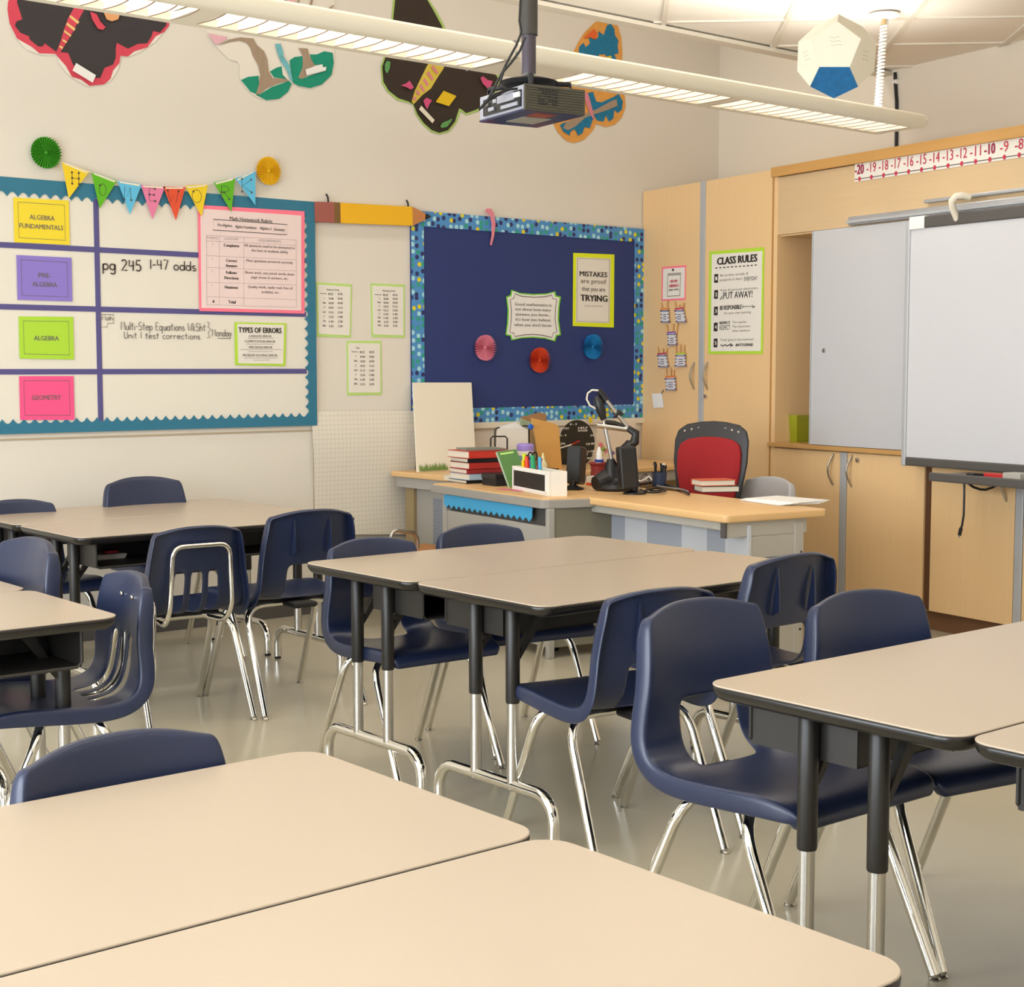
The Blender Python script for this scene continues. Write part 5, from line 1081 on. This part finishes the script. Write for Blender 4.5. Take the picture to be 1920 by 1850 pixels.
# stack of books
M_PAGES = mat('book_pages', '#E3D8C4', .8)
def book(name, label, cov, P, z, w, d, h, rot, cat='book', group=None, spine=True):
    t = thing(name, label, cat, (P.x, P.y, z), math.radians(rot), group)
    MB().bx(-w / 2, w / 2, -d / 2, d / 2, 0, .003).bx(-w / 2, w / 2, -d / 2, d / 2, h - .003, h).bx(-w / 2, -w / 2 + .003, -d / 2, d / 2, 0, h).build('cover', cov, t)
    MB().bx(-w / 2 + .003, w / 2 - .004, -d / 2 + .004, d / 2 - .004, .003, h - .003).build('pages', M_PAGES, t)
    return t
GB = 'books stacked on the pedestal desk'
bs = zt(884, 905); bs = Vector((bs.x + .075, bs.y + .02, 0)); z = TZ + .001
for lab, c_, w, d, h, r in (('dark covered book at the very bottom of the stack by the display board', M_BLK, .20, .27, .018, 80), ('pale blue book second from the bottom of the stack', mat('cover_blue', '#9DB2C4', .5), .20, .26, .032, 84), ('dark red book in the lower half of the stack', mat('cover_dred', '#8E2424', .45), .21, .26, .024, 78),
    ('thick cream and red book in the middle of the stack', mat('cover_red2', '#A82A22', .45), .20, .25, .034, 82), ('black covered book just under the top red book', M_BLK, .20, .25, .022, 79), ('bright red textbook lying on top of the stack', mat('cover_red', '#C23527', .35), .22, .27, .038, 83)):
    book('book', lab, c_, bs, z, w, d, h, r, group=GB); z += h
b2 = zt(935, 866); book('book', 'thin grey green booklet lying on the top red textbook', mat('cover_sage', '#8A9080', .5), Vector((bs.x + .02, bs.y + .02, 0)), z, .17, .22, .008, 70, group=GB)
for k, (px, py, lab, c_) in enumerate(((840, 901, 'cream notepad lying at the desk edge before the book stack', M_PAGES), (866, 899, 'black edged notepad wedged beside the cream one', M_BLK))):
    q = zt(px, py); book('notepad', lab, c_, Vector((q.x + .06, q.y, 0)), TZ + .001, .12, .10, .026 + .006 * k, 82 + k * 5, 'notepad')
# black box
q = zt(922, 911); bxo = thing('storage_box', 'low black lidded box between the books and the green book', 'box', (q.x + .10, q.y + .01, TZ + .001), ANG)
MB().bx(-.10, .10, -.07, .07, 0, .048).build('box_base', M_BLKM, bxo, bevel=.003); MB().bx(-.103, .103, -.073, .073, .036, .062).build('lid', M_BLK, bxo, bevel=.003)
q = zt(951, 898); MB().prism([(q.x - .02, q.y - .03, TZ + .064), (q.x + .03, q.y - .04, TZ + .064), (q.x + .04, q.y + .03, TZ + .066), (q.x - .01, q.y + .03, TZ + .066)], (0, 0, .002)).build('sticky_note', mat('magenta_note', '#D84791', .6), None, label='magenta sticky note on the black box lid', cat='note')
q = zt(960, 919); MB().prism([(q.x - .03, q.y - .09, TZ + .002), (q.x + .02, q.y - .09, TZ + .002), (q.x + .02, q.y + .09, TZ + .002), (q.x - .03, q.y + .09, TZ + .002)], (0, 0, .001)).build('pink_slip', mat('pink_slip', '#D9738F', .6), None, label='flat pink paper slip on the pedestal desk edge', cat='paper')
# green workbook standing at a slant, cover turned to the room
GB0 = zt(960, 914); gpl = Plane((GB0.x, GB0.y, 0), RT, (0, 0, 1)); gb = thing('green_workbook', 'green covered workbook leaning upright beside the white pen caddy', 'book', GB0)
def gp(x, y, off=0.0): a, b = gpl.px(x, y); return gpl.p(a, b, off)
cov = [gp(932, 847), gp(968, 842), gp(990, 902), gp(956, 914)]
for p in cov: p.z = max(p.z, TZ + .002)
MB().prism(cov, -gpl.N * .004).build('front_cover', mat('workbook_green', '#4E7A35', .45), gb, world=True)
MB().prism([p - gpl.N * .004 for p in cov], -gpl.N * .014).build('pages', mat('workbook_pages', '#C9D3C0', .7), gb, world=True)
MB().prism([gp(929, 848.5), gp(932, 847), gp(956, 914), gp(953, 914.5)], -gpl.N * .018).build('spine', mat('workbook_spine', '#9DB59A', .5), gb, world=True)
MB().ribbon([gp(938, 851, .001), gp(963, 847.5, .001)], .008, gpl.N).build('title_print', M_LIME2, gb, world=True)
# white caddy with chalkboard front and pens
f0, f1 = zt(960, 917), zt(1028, 931); cw = (f1 - f0).length; crot = math.atan2((f1 - f0).y, (f1 - f0).x)
cdy = thing('pen_caddy', 'white wooden pen caddy with black chalkboard front panel', 'caddy', (f0.x, f0.y, TZ + .001), crot)
ch_ = .115; cdp = .095; M_WW = mat('white_wood', '#EDE8DE', .6, vary=(30, .05))
MB().bx(0, cw, 0, .012, 0, ch_).build('front_board', M_WW, cdy, bevel=.002); MB().bx(0, cw, cdp - .012, cdp, 0, ch_).build('back_board', M_WW, cdy)
for x in (0, cw - .012): MB().bx(x, x + .012, .012, cdp - .012, 0, ch_).build('side_board', M_WW, cdy)
MB().bx(.012, cw - .012, .012, cdp - .012, 0, .01).build('bottom_board', M_WW, cdy)
MB().bx(.028, cw - .032, -.002, .001, .020, ch_ - .018).build('chalk_panel', M_BLKM, cdy)
for x0, x1, z0, z1 in ((.018, cw - .022, ch_ - .018, ch_ - .010), (.018, cw - .022, .012, .020), (.018, .028, .012, ch_ - .01), (cw - .032, cw - .022, .012, ch_ - .01)): MB().bx(x0, x1, -.004, 0, z0, z1).build('panel_frame', M_WHITE, cdy)
def inbox(a, b): c_, s_ = math.cos(crot), math.sin(crot); return Vector((f0.x + c_ * a - s_ * b, f0.y + s_ * a + c_ * b, TZ + .012))
for k, (nm, c_, a, b, h, r) in enumerate((('lime highlighter', '#D7E61E', .055, .08, .165, .011), ('black marker', '#1A1A1A', .075, .10, .16, .010), ('yellow marker', '#F2C500', .10, .05, .135, .009), ('red marker', '#E0401F', .125, .06, .155, .011), ('blue marker', '#2F66C8', .115, .09, .15, .009), ('purple marker', '#6A3C96', .145, .08, .14, .010),
    ('gold marker', '#C88A1A', .14, .12, .15, .009), ('pink marker', '#E2569A', .165, .10, .15, .010), ('sky blue marker', '#4CB2DF', .175, .13, .155, .009), ('green marker', '#1E9B63', .185, .07, .165, .012))):
    q = inbox(min(a, cw - .02), b * .6); tl = Vector((random.uniform(-.02, .02), random.uniform(-.02, .02), 0))
    t = thing('marker_pen', f'{nm} standing in the white pen caddy', 'pen', q, 0, 'markers in the white caddy')
    MB().cyl((0, 0, 0), tl * .6 + Vector((0, 0, h * .62)), r, n=10).build('barrel', M_WHITE if k in (5, 8) else mat('pen_' + c_, c_, .4), t, smooth=True)
    MB().cyl(tl * .6 + Vector((0, 0, h * .62)), tl + Vector((0, 0, h)), r * 1.12, r * .9, 10).build('cap', mat('pen_' + c_, c_, .4), t, smooth=True)
t = thing('scissors', 'black handled scissors standing in the white pen caddy', 'scissors', inbox(.085, .075))
for x in (-.014, .014): MB().tube([(x + .014 * math.cos(PI * k / 5), 0, .155 + .019 * math.sin(PI * k / 5)) for k in range(10)], .0045, 6, True).build('handle', M_BLK, t)
MB().bx(-.008, .008, -.003, .003, 0, .14).build('blade', M_STEEL, t)
q = inbox(.02, .13); t = thing('glue_bottle', 'small cream glue bottle with pointed tip standing behind the caddy', 'bottle', (q.x + .05, q.y + .02, TZ + .001))
MB().lathe([(.02, 0), (.021, .12), (.012, .135)], (0, 0, 0), 16).build('bottle_body', mat('glue_cream', '#E6DCB4', .45), t, smooth=True); MB().lathe([(.011, .135), (.008, .15), (.003, .175)], (0, 0, 0), 12).build('nozzle', mat('glue_tip', '#E9E2A6', .4), t, smooth=True)
# wipes canister
q = zt(985, 897)
t = thing('wipes_canister', 'white and blue wipes canister with a purple lid', 'canister', (q.x, q.y, TZ + .001))
MB().lathe([(.043, 0), (.045, .01), (.045, .15)], (0, 0, 0), 24).build('canister_body', M_WHITE, t, smooth=True); MB().lathe([(.0455, .07), (.0455, .125)], (0, 0, 0), 24).build('wrap_label', mat('wipe_label', '#7FA0C8', .4), t, smooth=True)
MB().lathe([(.0458, .03), (.0458, .06)], (0, 0, 0), 24).build('wrap_band', mat('wipe_band', '#A99AC8', .4), t, smooth=True); MB().lathe([(.047, .15), (.048, .178), (.040, .188)], (0, 0, 0), 24).build('lid', mat('lid_purple', '#9B86CF', .4), t, smooth=True)
# wire file holder with papers on the credenza
def upright(name, m, cs, t, yb=6.52, slant=.0):
    return MB().prism([W('y', yb + slant * (870 - y) / 80, x, y) for x, y in cs], (0, .004, 0)).build(name, m, t, world=True)
fb = W('y', 6.5, 960, 880); fh = thing('file_holder', 'black wire file holder crammed with papers and folders', 'file holder', Vector((fb.x, 6.55, CZ)))
M_WIRE = mat('wire_black', '#3A3836', .35, .6)
for k, cs in enumerate(([(920, 822), (951, 822), (951, 868), (920, 868)], [(928, 806), (992, 802), (992, 868), (928, 868)])):
    y0 = 6.42 + k * .10; MB().tube([W('y', y0, x, y) for x, y in ((cs[3][0], 878), cs[0], (cs[0][0] + 4, cs[0][1] - 4), (cs[1][0] - 4, cs[1][1] - 4), cs[1], (cs[2][0], 878))], .0045, 6).build('wire_frame', M_WIRE, fh, world=True, smooth=True)
tmp = Vector((0, 0, 0))
MB().bx(fb.x - .06, fb.x + .26, 6.40, 6.62, CZ, CZ + .01).build('base_tray', M_WIRE, fh, world=True)
GP = 'papers in the file holder'
for nm, lab, m_, cs, y0, c_ in (('paper_sheet', 'white paper standing at the front of the file holder', M_PAPER, [(930, 880), (990, 878), (990, 804), (934, 803)], 6.46, 'paper'), ('paper_sheet', 'white sheet with a peaked top corner in the file holder', M_WHITE, [(936, 880), (992, 878), (990, 806), (966, 791), (938, 800)], 6.50, 'paper'),
    ('manila_file', 'cream file folder at the right of the file holder', mat('file_cream', '#E5CFA4', .7), [(990, 880), (1012, 878), (1015, 822), (1000, 806), (990, 803)], 6.54, 'folder'), ('printed_sheet', 'green printed sheet sticking out above the file holder', mat('sheet_green', '#A6B79A', .7, vary=(60, .3)), [(980, 880), (1010, 880), (1000, 792), (975, 784)], 6.58, 'paper'),
    ('paper_bag', 'brown paper sheet behind the manila envelope', mat('sheet_brown', '#A97F55', .7), [(985, 880), (1030, 880), (1024, 776), (1012, 773), (977, 782)], 6.62, 'paper')):
    o = MB().prism([W('y', y0, x, y) for x, y in cs], (0, .004, 0)).build(nm, m_, None, label=lab, cat=c_, group=GP)
o = MB().prism([W('y', 6.48, x, y) for x, y in [(1012, 882), (1054, 880), (1048, 800), (1040, 794), (996, 783), (1004, 820)]], (0, .006, 0)).build('manila_envelope', M_MANILA, None, label='large manila envelope leaning right of the file holder', cat='envelope')
qb = W('y', 6.45, 995, 800); MB().lathe([(.012, -.012), (.016, 0), (.012, .012)], qb, 12, Matrix.Rotation(PI / 2, 3, 'X')).build('blue_clip', mat('clip_blue', '#1F5FC4', .35), fh, world=True)
# black dial chart
DPy = 6.70; dc = W('y', DPy, 1082, 832); rr = abs(W('y', DPy, 1084, 787).z - dc.z); dcx = thing('dial_chart', 'round black noise dial chart with white words and a pointer', 'chart', Vector((dc.x, DPy, dc.z - rr)))
MB().prism([Vector((dc.x + rr * math.cos(2 * PI * i / 40), DPy, dc.z + rr * math.sin(2 * PI * i / 40))) for i in range(40)], (0, .005, 0)).build('disc', mat('chart_black', '#23221C', .6), dcx, world=True)
MB().bx(dc.x - .05, dc.x + .05, DPy + .006, DPy + .10, CZ, dc.z - rr * .3).build('stand', M_BLKM, dcx, world=True)
PD_ = Plane((0, DPy, 0), (1, 0, 0), (0, 0, 1))
textblock(PD_, [('0 - 3', 1075, 795, 4, 13, .02), ('WTSU', 1058, 803, 4, 18, .02), ('2 - 4', 1056, 816, 4, 12, .02), ('JNL', 1056, 832, 4, 10, .02), ('HELP', 1093, 802, 4, 18, .02), ('RAISE', 1093, 807, 3.5, 18, .02), ('24', 1110, 816, 4, 7, .02), ('QUIET', 1109, 832, 4, 21, .02), ('10.5 MIN', 1107, 846, 4, 21, .02), ('2   4', 1106, 851, 3, 14, .02), ('OUTSIDE', 1100, 859, 3.5, 22, .02)], M_PAPER, dcx, .001)
MB().ribbon([W('y', DPy - .004, x, y) for x, y in ((1051, 839.5), (1072, 833))], .008, (0, -1, 0)).build('pointer', M_WHITE, dcx, world=True); MB().ribbon([W('y', DPy - .004, x, y) for x, y in ((1072, 833), (1087, 826))], .008, (0, -1, 0)).build('pointer_tail', M_RED, dcx, world=True)
# patterned paper leaning behind the document camera
pp = thing('patterned_paper', 'cream paper with coloured squares leaning behind the camera arm', 'paper', W('y', 6.72, 1150, 885))
MB().prism([W('y', 6.72, x, y) for x, y in [(1108, 884), (1196, 880), (1192, 790), (1122, 792)]], (0, .004, 0)).build('sheet', mat('map_cream', '#DDD0BE', .8), pp, world=True)
for c_, cs in (('#DB7C86', [(1122, 832), (1128, 829), (1132, 836), (1126, 841)]), ('#9BB25C', [(1126, 840), (1132, 836), (1137, 843), (1131, 848)]), ('#C7B72A', [(1121, 842), (1126, 848), (1132, 852), (1130, 857), (1122, 850)]), ('#D77E92', [(1132, 843), (1137, 840), (1140, 846), (1135, 851)]), ('#7565A0', [(1122, 858), (1127, 855), (1131, 861), (1125, 866)]), ('#7565A0', [(1146, 847), (1150, 845), (1154, 850), (1149, 853)])):
    MB().prism([W('y', 6.717, x, y) for x, y in cs], (0, .001, 0)).build('coloured_square', mat('sq_' + c_, c_, .7), pp, world=True)
# red pot and the small things round it
q = zt(1122, 899)
t = thing('red_pot', 'carved dark red ceramic pot behind the document camera', 'pot', (q.x, q.y, TZ + .001))
MB().lathe([(.042, 0), (.046, .01), (.040, .05), (.043, .075), (.052, .085), (.052, .092), (.044, .088), (.038, .02)], (0, 0, 0), 22).build('pot_body', mat('pot_red', '#8F2F2B', .4, bump=(90, .8)), t, smooth=True)
t = thing('correction_pen', 'white bottle with blue foot standing in the red pot', 'bottle', (q.x + .005, q.y, TZ + .05))
MB().lathe([(.024, .045), (.026, .058)], (0, 0, 0), 16).build('foot_ring', mat('ring_blue', '#2D4DB0', .35), t, smooth=True); MB().lathe([(.017, .0), (.017, .05), (.016, .09), (.006, .125)], (0, 0, 0), 16).build('bottle_body', M_WHITE, t, smooth=True)
q = zt(1098, 911); t = thing('tape_box', 'small white and red carton behind the left speaker', 'box', (q.x + .08, q.y + .02, TZ + .001), ANG); MB().bx(-.03, .03, -.03, .03, .012, .045).build('carton', M_WHITE, t); MB().bx(-.031, .031, -.031, .031, 0, .012).build('red_base', M_ORED, t)
# speakers
def speaker(label, P, rot, tilt, w=.085, d=.09, h=.205):
    t = thing('computer_speaker', label, 'speaker', (P.x, P.y, TZ + .001), rot, 'pair of black computer speakers')
    MB().lathe([(.055, 0), (.055, .006), (.03, .014), (.018, .02), (.016, .05)], (0, 0, 0), 20).build('base', M_BLK, t, smooth=True)
    M = Matrix.Translation((0, 0, .028)) @ Matrix.Rotation(tilt, 4, 'X')
    MB().bx(-w / 2, w / 2, -.01, d - .02, 0, h, M).build('cabinet', M_BLK, t, bevel=.008)
    MB().bx(-w / 2 + .005, w / 2 - .005, -.014, -.009, .006, h - .006, M).build('grille', M_BLKM, t, bevel=.002)
    m_ = MB()
    for z in (.03, .10, .16): m_.cyl(M @ Vector((w * .1, d - .021, z)), M @ Vector((w * .1, d - .017, z)), .007, n=10)
    m_.build('rear_socket', M_BLKM, t)
    return t
speaker('black computer speaker left of the document camera, front turned to the room', zt(1074, 917), math.radians(-62), math.radians(-9), .075, .10, .185)
speaker('black computer speaker right of the document camera, socket side showing', zt(1190, 926), math.radians(60), math.radians(-5), .08, .09, .20)
# document camera on a jointed arm
B = zt(1135, 920); B = B + DX * .06; dz = lambda px, py, o=0.0: None
vv = Plane((B.x, B.y, 0), RT, (0, 0, 1))
def vp(x, y, off=0.0): a, b = vv.px(x, y, off); return vv.p(a, b, off)
doc = thing('document_camera', 'black document camera with jointed silver arms and lamp bar', 'camera', (B.x, B.y, TZ))
MB().lathe([(.095, 0), (.1, .012), (.09, .03), (.05, .045), (.04, .06)], (0, 0, .001), 24).build('base', M_BLK, doc, smooth=True)
MB().tube([vp(1150, 905), vp(1133, 902), vp(1116, 906, .03)], [.045, .058, .034], 14).build('base_nose', M_BLK, doc, world=True, smooth=True)
MB().tube([vp(1146, 905), vp(1147, 888), vp(1146, 870), vp(1145, 860)], [.046, .038, .030, .018], 12).build('lower_post', M_BLK, doc, world=True, smooth=True)
MB().tube([vp(1147, 862), vp(1132, 789)], .010, 10).build('silver_arm', M_STEEL, doc, world=True, smooth=True)
MB().tube([vp(1132, 787), vp(1127, 770), vp(1122, 752), vp(1119, 743)], [.014, .024, .024, .014], 10).build('upper_joint', M_BLK, doc, world=True, smooth=True)
MB().tube([vp(1117, 766), vp(1106, 760), vp(1100, 748), vp(1102, 737), vp(1110, 731), vp(1122, 732)], .0045, 7).build('loop_cable', M_CREAMP, doc, world=True, smooth=True)
MB().tube([vp(1122, 732), vp(1128, 738), vp(1137, 751)], .016, 10).build('arm_sleeve', M_BLK, doc, world=True, smooth=True)
MB().tube([vp(1136, 750), vp(1178, 802)], .0105, 10).build('silver_arm', M_STEEL, doc, world=True, smooth=True)
MB().tube([vp(1152, 780), vp(1162, 772), vp(1166, 779)], .014, 8).build('arm_clamp', M_BLK, doc, world=True, smooth=True)
MB().tube([vp(1119, 797), vp(1176, 805)], [.014, .014], 10).build('lamp_bar', M_STEEL, doc, world=True, smooth=True); MB().tube([vp(1136, 791), vp(1152, 793), vp(1170, 800)], .012, 8).build('lamp_hood', M_BLK, doc, world=True, smooth=True)
MB().tube([vp(1176, 802), vp(1192, 812), vp(1190, 828), vp(1180, 836)], [.016, .022, .024, .024], 10).build('elbow', M_BLK, doc, world=True, smooth=True)
MB().tube([vp(1184, 830), vp(1172, 846), vp(1166, 866)], [.026, .034, .030], 12).build('camera_head', M_BLK, doc, world=True, smooth=True)
MB().tube([vp(1168, 848, .03), vp(1160, 864, .03)], .020, 10).build('silver_collar', M_STEEL, doc, world=True, smooth=True)
# yellow flag
o = MB().prism([W('y', 6.94, x, y) for x, y in [(1103, 781), (1109, 781), (1111, 792), (1106, 793)]], (0, .002, 0)).build('yellow_flag', M_YEL, None, label='tiny yellow sticky flag on the wall under the dotted border', cat='flag')
# pen cup
q = zt(1236, 912); pcup = thing('pen_cup', 'navy mesh pen cup beside the red office chair', 'cup', (q.x, q.y, TZ + .001))
MB().lathe([(.034, 0), (.038, .072), (.035, .072), (.031, .006)], (0, 0, 0), 18).build('cup_body', mat('cup_navy', '#2C3A55', .35), pcup, smooth=True)
for k, (dx, dy, h, m_) in enumerate(((-.018, 0, .090, M_BLK), (-.006, .015, .10, M_BLK), (.008, -.012, .094, M_WHITE), (.018, .008, .092, M_BLK), (.0, -.018, .086, M_BLK), (.016, -.012, .084, M_BLK))):
    t = thing('ballpoint_pen', ['black pen leaning furthest left in the navy cup', 'tallest black pen in the navy cup', 'white pen in the navy cup', 'black pen leaning furthest right in the navy cup', 'front black pen in the navy cup', 'short black pen in the navy cup'][k], 'pen', (q.x + dx, q.y + dy, TZ + .012), 0, 'pens in the navy cup')
    MB().cyl((0, 0, 0), (dx * .5, dy * .5, h), .0055, n=8).build('barrel', m_, t); MB().cyl((dx * .5, dy * .5, h - .004), (dx * .5, dy * .5, h + .012), .008, n=8).build('cap', m_, t)
# tangle of cables
for k, (lab, m_, pts, r) in enumerate((('black cable curling from the right speaker towards the pen cup', M_BLK, [(1197, 910), (1205, 893), (1212, 890), (1218, 902), (1212, 916), (1222, 922), (1240, 921)], .004),
    ('thick black cable lying forward of the pen cup', M_BLK, [(1200, 912), (1220, 908), (1245, 912), (1268, 918), (1282, 925), (1292, 930)], .006), ('looped black cable beside the right speaker foot', M_BLK, [(1200, 922), (1215, 928), (1235, 928), (1250, 924), (1235, 919), (1215, 922), (1205, 926)], .005),
    ('white cable trailing behind the right speaker', M_WHITE, [(1192, 902), (1200, 908), (1208, 905), (1216, 898), (1222, 904)], .005), ('grey plug lead ending beside the paperbacks', M_MGREY, [(1232, 917), (1250, 920), (1265, 922), (1280, 924), (1290, 928)], .004))):
    MB().tube(smooth_path([zt(x, y) + Vector((0, 0, r + .001 + .003 * k)) for x, y in pts], .03, 4), r, 7).build('cable', m_, None, smooth=True, label=lab, cat='cable', group='cables on the teacher desk')
# paperbacks and papers
q = zt(1328, 922); qq = q + DX * .05
book('book', 'lower paperback of the two on the teacher desk', mat('cover_black', '#2A2522', .5), qq, TZ + .001, .13, .19, .030, 242); book('book', 'upper paperback with orange cover on the teacher desk', mat('cover_orange', '#D2603A', .45), qq + Vector((-.01, .012, 0)), TZ + .0315, .125, .18, .028, 246)
q = zt(1468, 942); GPp = 'loose papers on the teacher desk'
for k in range(4):
    M = Matrix.Translation((q.x + .01 * k, q.y + .02 - .006 * k, TZ + .0015 + .0032 * k)) @ Matrix.Rotation(ANG + math.radians(-6 + 5 * k), 4, 'Z')
    MB().bx(-.11, .11, -.15, .15, 0, .003, M).build('paper_sheet', M_WHITE, None, label=['bottom sheet of the loose papers at the desk end', 'second sheet up of the loose papers at the desk end', 'third sheet up of the loose papers at the desk end', 'top sheet of the loose papers at the desk end'][k], cat='paper', group=GPp)
# red office chair
oc = thing('office_chair', 'red upholstered office chair with black frame behind the teacher desk', 'chair', (5.60, 5.32, 0), math.radians(-70))
def ochair(w0, zlo, zhi, n=12):
    P = []
    return P
def bpan(f, y, th, name, m):
    # outline of the back: tapered towards the bottom, arched top
    pts = []
    for i in range(25):
        t_ = i / 24; a = -PI / 2 + 0
    o_ = [(-.15, .56), (-.18, .70), (-.205, .85), (-.205, .96), (-.19, 1.01), (-.145, 1.042), (-.07, 1.056), (0, 1.06), (.07, 1.056), (.145, 1.042), (.19, 1.01), (.205, .96), (.205, .85), (.18, .70), (.15, .56)]
    c_ = (0, .80); q = [((x - c_[0]) * f[0] + c_[0], (z - c_[1]) * f[1] + c_[1] + f[2]) for x, z in o_]
    mb = MB(); bk = lambda x, z: y + .10 * (z - .56) ** 2 * 2 - .25 * x * x
    mb.prism([(x, bk(x, z), z) for x, z in q], (0, th, 0)); return mb.build(name, m, oc, bevel=.01, smooth=True)
bpan((1, 1, 0), .20, .03, 'back_frame', mat('office_black', '#2C2C30', .45)); bpan((.86, .80, -.028), .178, .03, 'back_cushion', mat('office_red', '#9E1B22', .85, bump=(400, .3)))
hl = MB()
for i in range(9):
    x = -.15 + .0375 * i; z = 1.028 - .9 * x * x; hl.cyl((x, .1965 + .0 + .10 * (z - .56) ** 2 * 2 - .25 * x * x, z), (x, .201 + .10 * (z - .56) ** 2 * 2 - .25 * x * x, z), .006, n=8)
hl.build('vent_hole', mat('vent_pale', '#B9AFA0', .7), oc)
MB().prism([(x, y, .44) for x, y in rrect(-.24, .24, -.26, .2, .08)], (0, 0, .07)).build('seat', MATS['office_red'], oc, bevel=.02, smooth=True)
MB().tube([(0, .0, .42), (0, .24, .40), (0, .27, .60)], .025, 8).build('back_bar', M_BLK, oc); MB().cyl((0, 0, .10), (0, 0, .43), .03).build('gas_post', M_BLK, oc)
for k in range(5):
    a = 2 * PI * k / 5; lg = MB().tube([(0, 0, .12), (.28 * math.cos(a), .28 * math.sin(a), .075)], [.03, .018], 8).build('leg', M_BLK, oc)
    MB().cyl((.28 * math.cos(a), .28 * math.sin(a) - .02, .03), (.28 * math.cos(a), .28 * math.sin(a) + .02, .03), .03).build('caster', M_BLK, lg)
for s in (-1, 1): MB().tube(smooth_path([(s * .24, .0, .45), (s * .29, .0, .46), (s * .29, .0, .64), (s * .28, -.2, .66)], .05), .018, 8).build('armrest', M_BLK, oc)
# low wooden stool with bent tube hoop near the wall
q = W('y', 6.35, 765, 1030); zs = q.z
st = thing('tube_stool', 'low wooden stool with bent steel tube hoop beside the grey desks', 'stool', (q.x, 6.35, 0))
MB().bx(-.24, .24, -.17, .17, zs - .02, zs).build('seat', mat('stool_wood', '#C98B4F', .5), st, bevel=.006)
h0, h1 = W('y', 6.35, 733, 1000).x - q.x, W('y', 6.35, 783, 1000).x - q.x; zt0 = W('y', 6.35, 740, 992).z; zt1 = W('y', 6.35, 775, 1000).z
MB().tube(smooth_path([(h0, 0, 0.012), (h0, 0, zt0), (h1, 0, zt1), (h1, 0, .012)], .05), .011, 10).build('hoop', M_STEEL, st, smooth=True)
for x in (-.2, .2):
    for y in (-.14, .14): MB().cyl((x, y, 0), (x * .95, y * .95, zs - .02), .011).build('leg', M_STEEL, st)
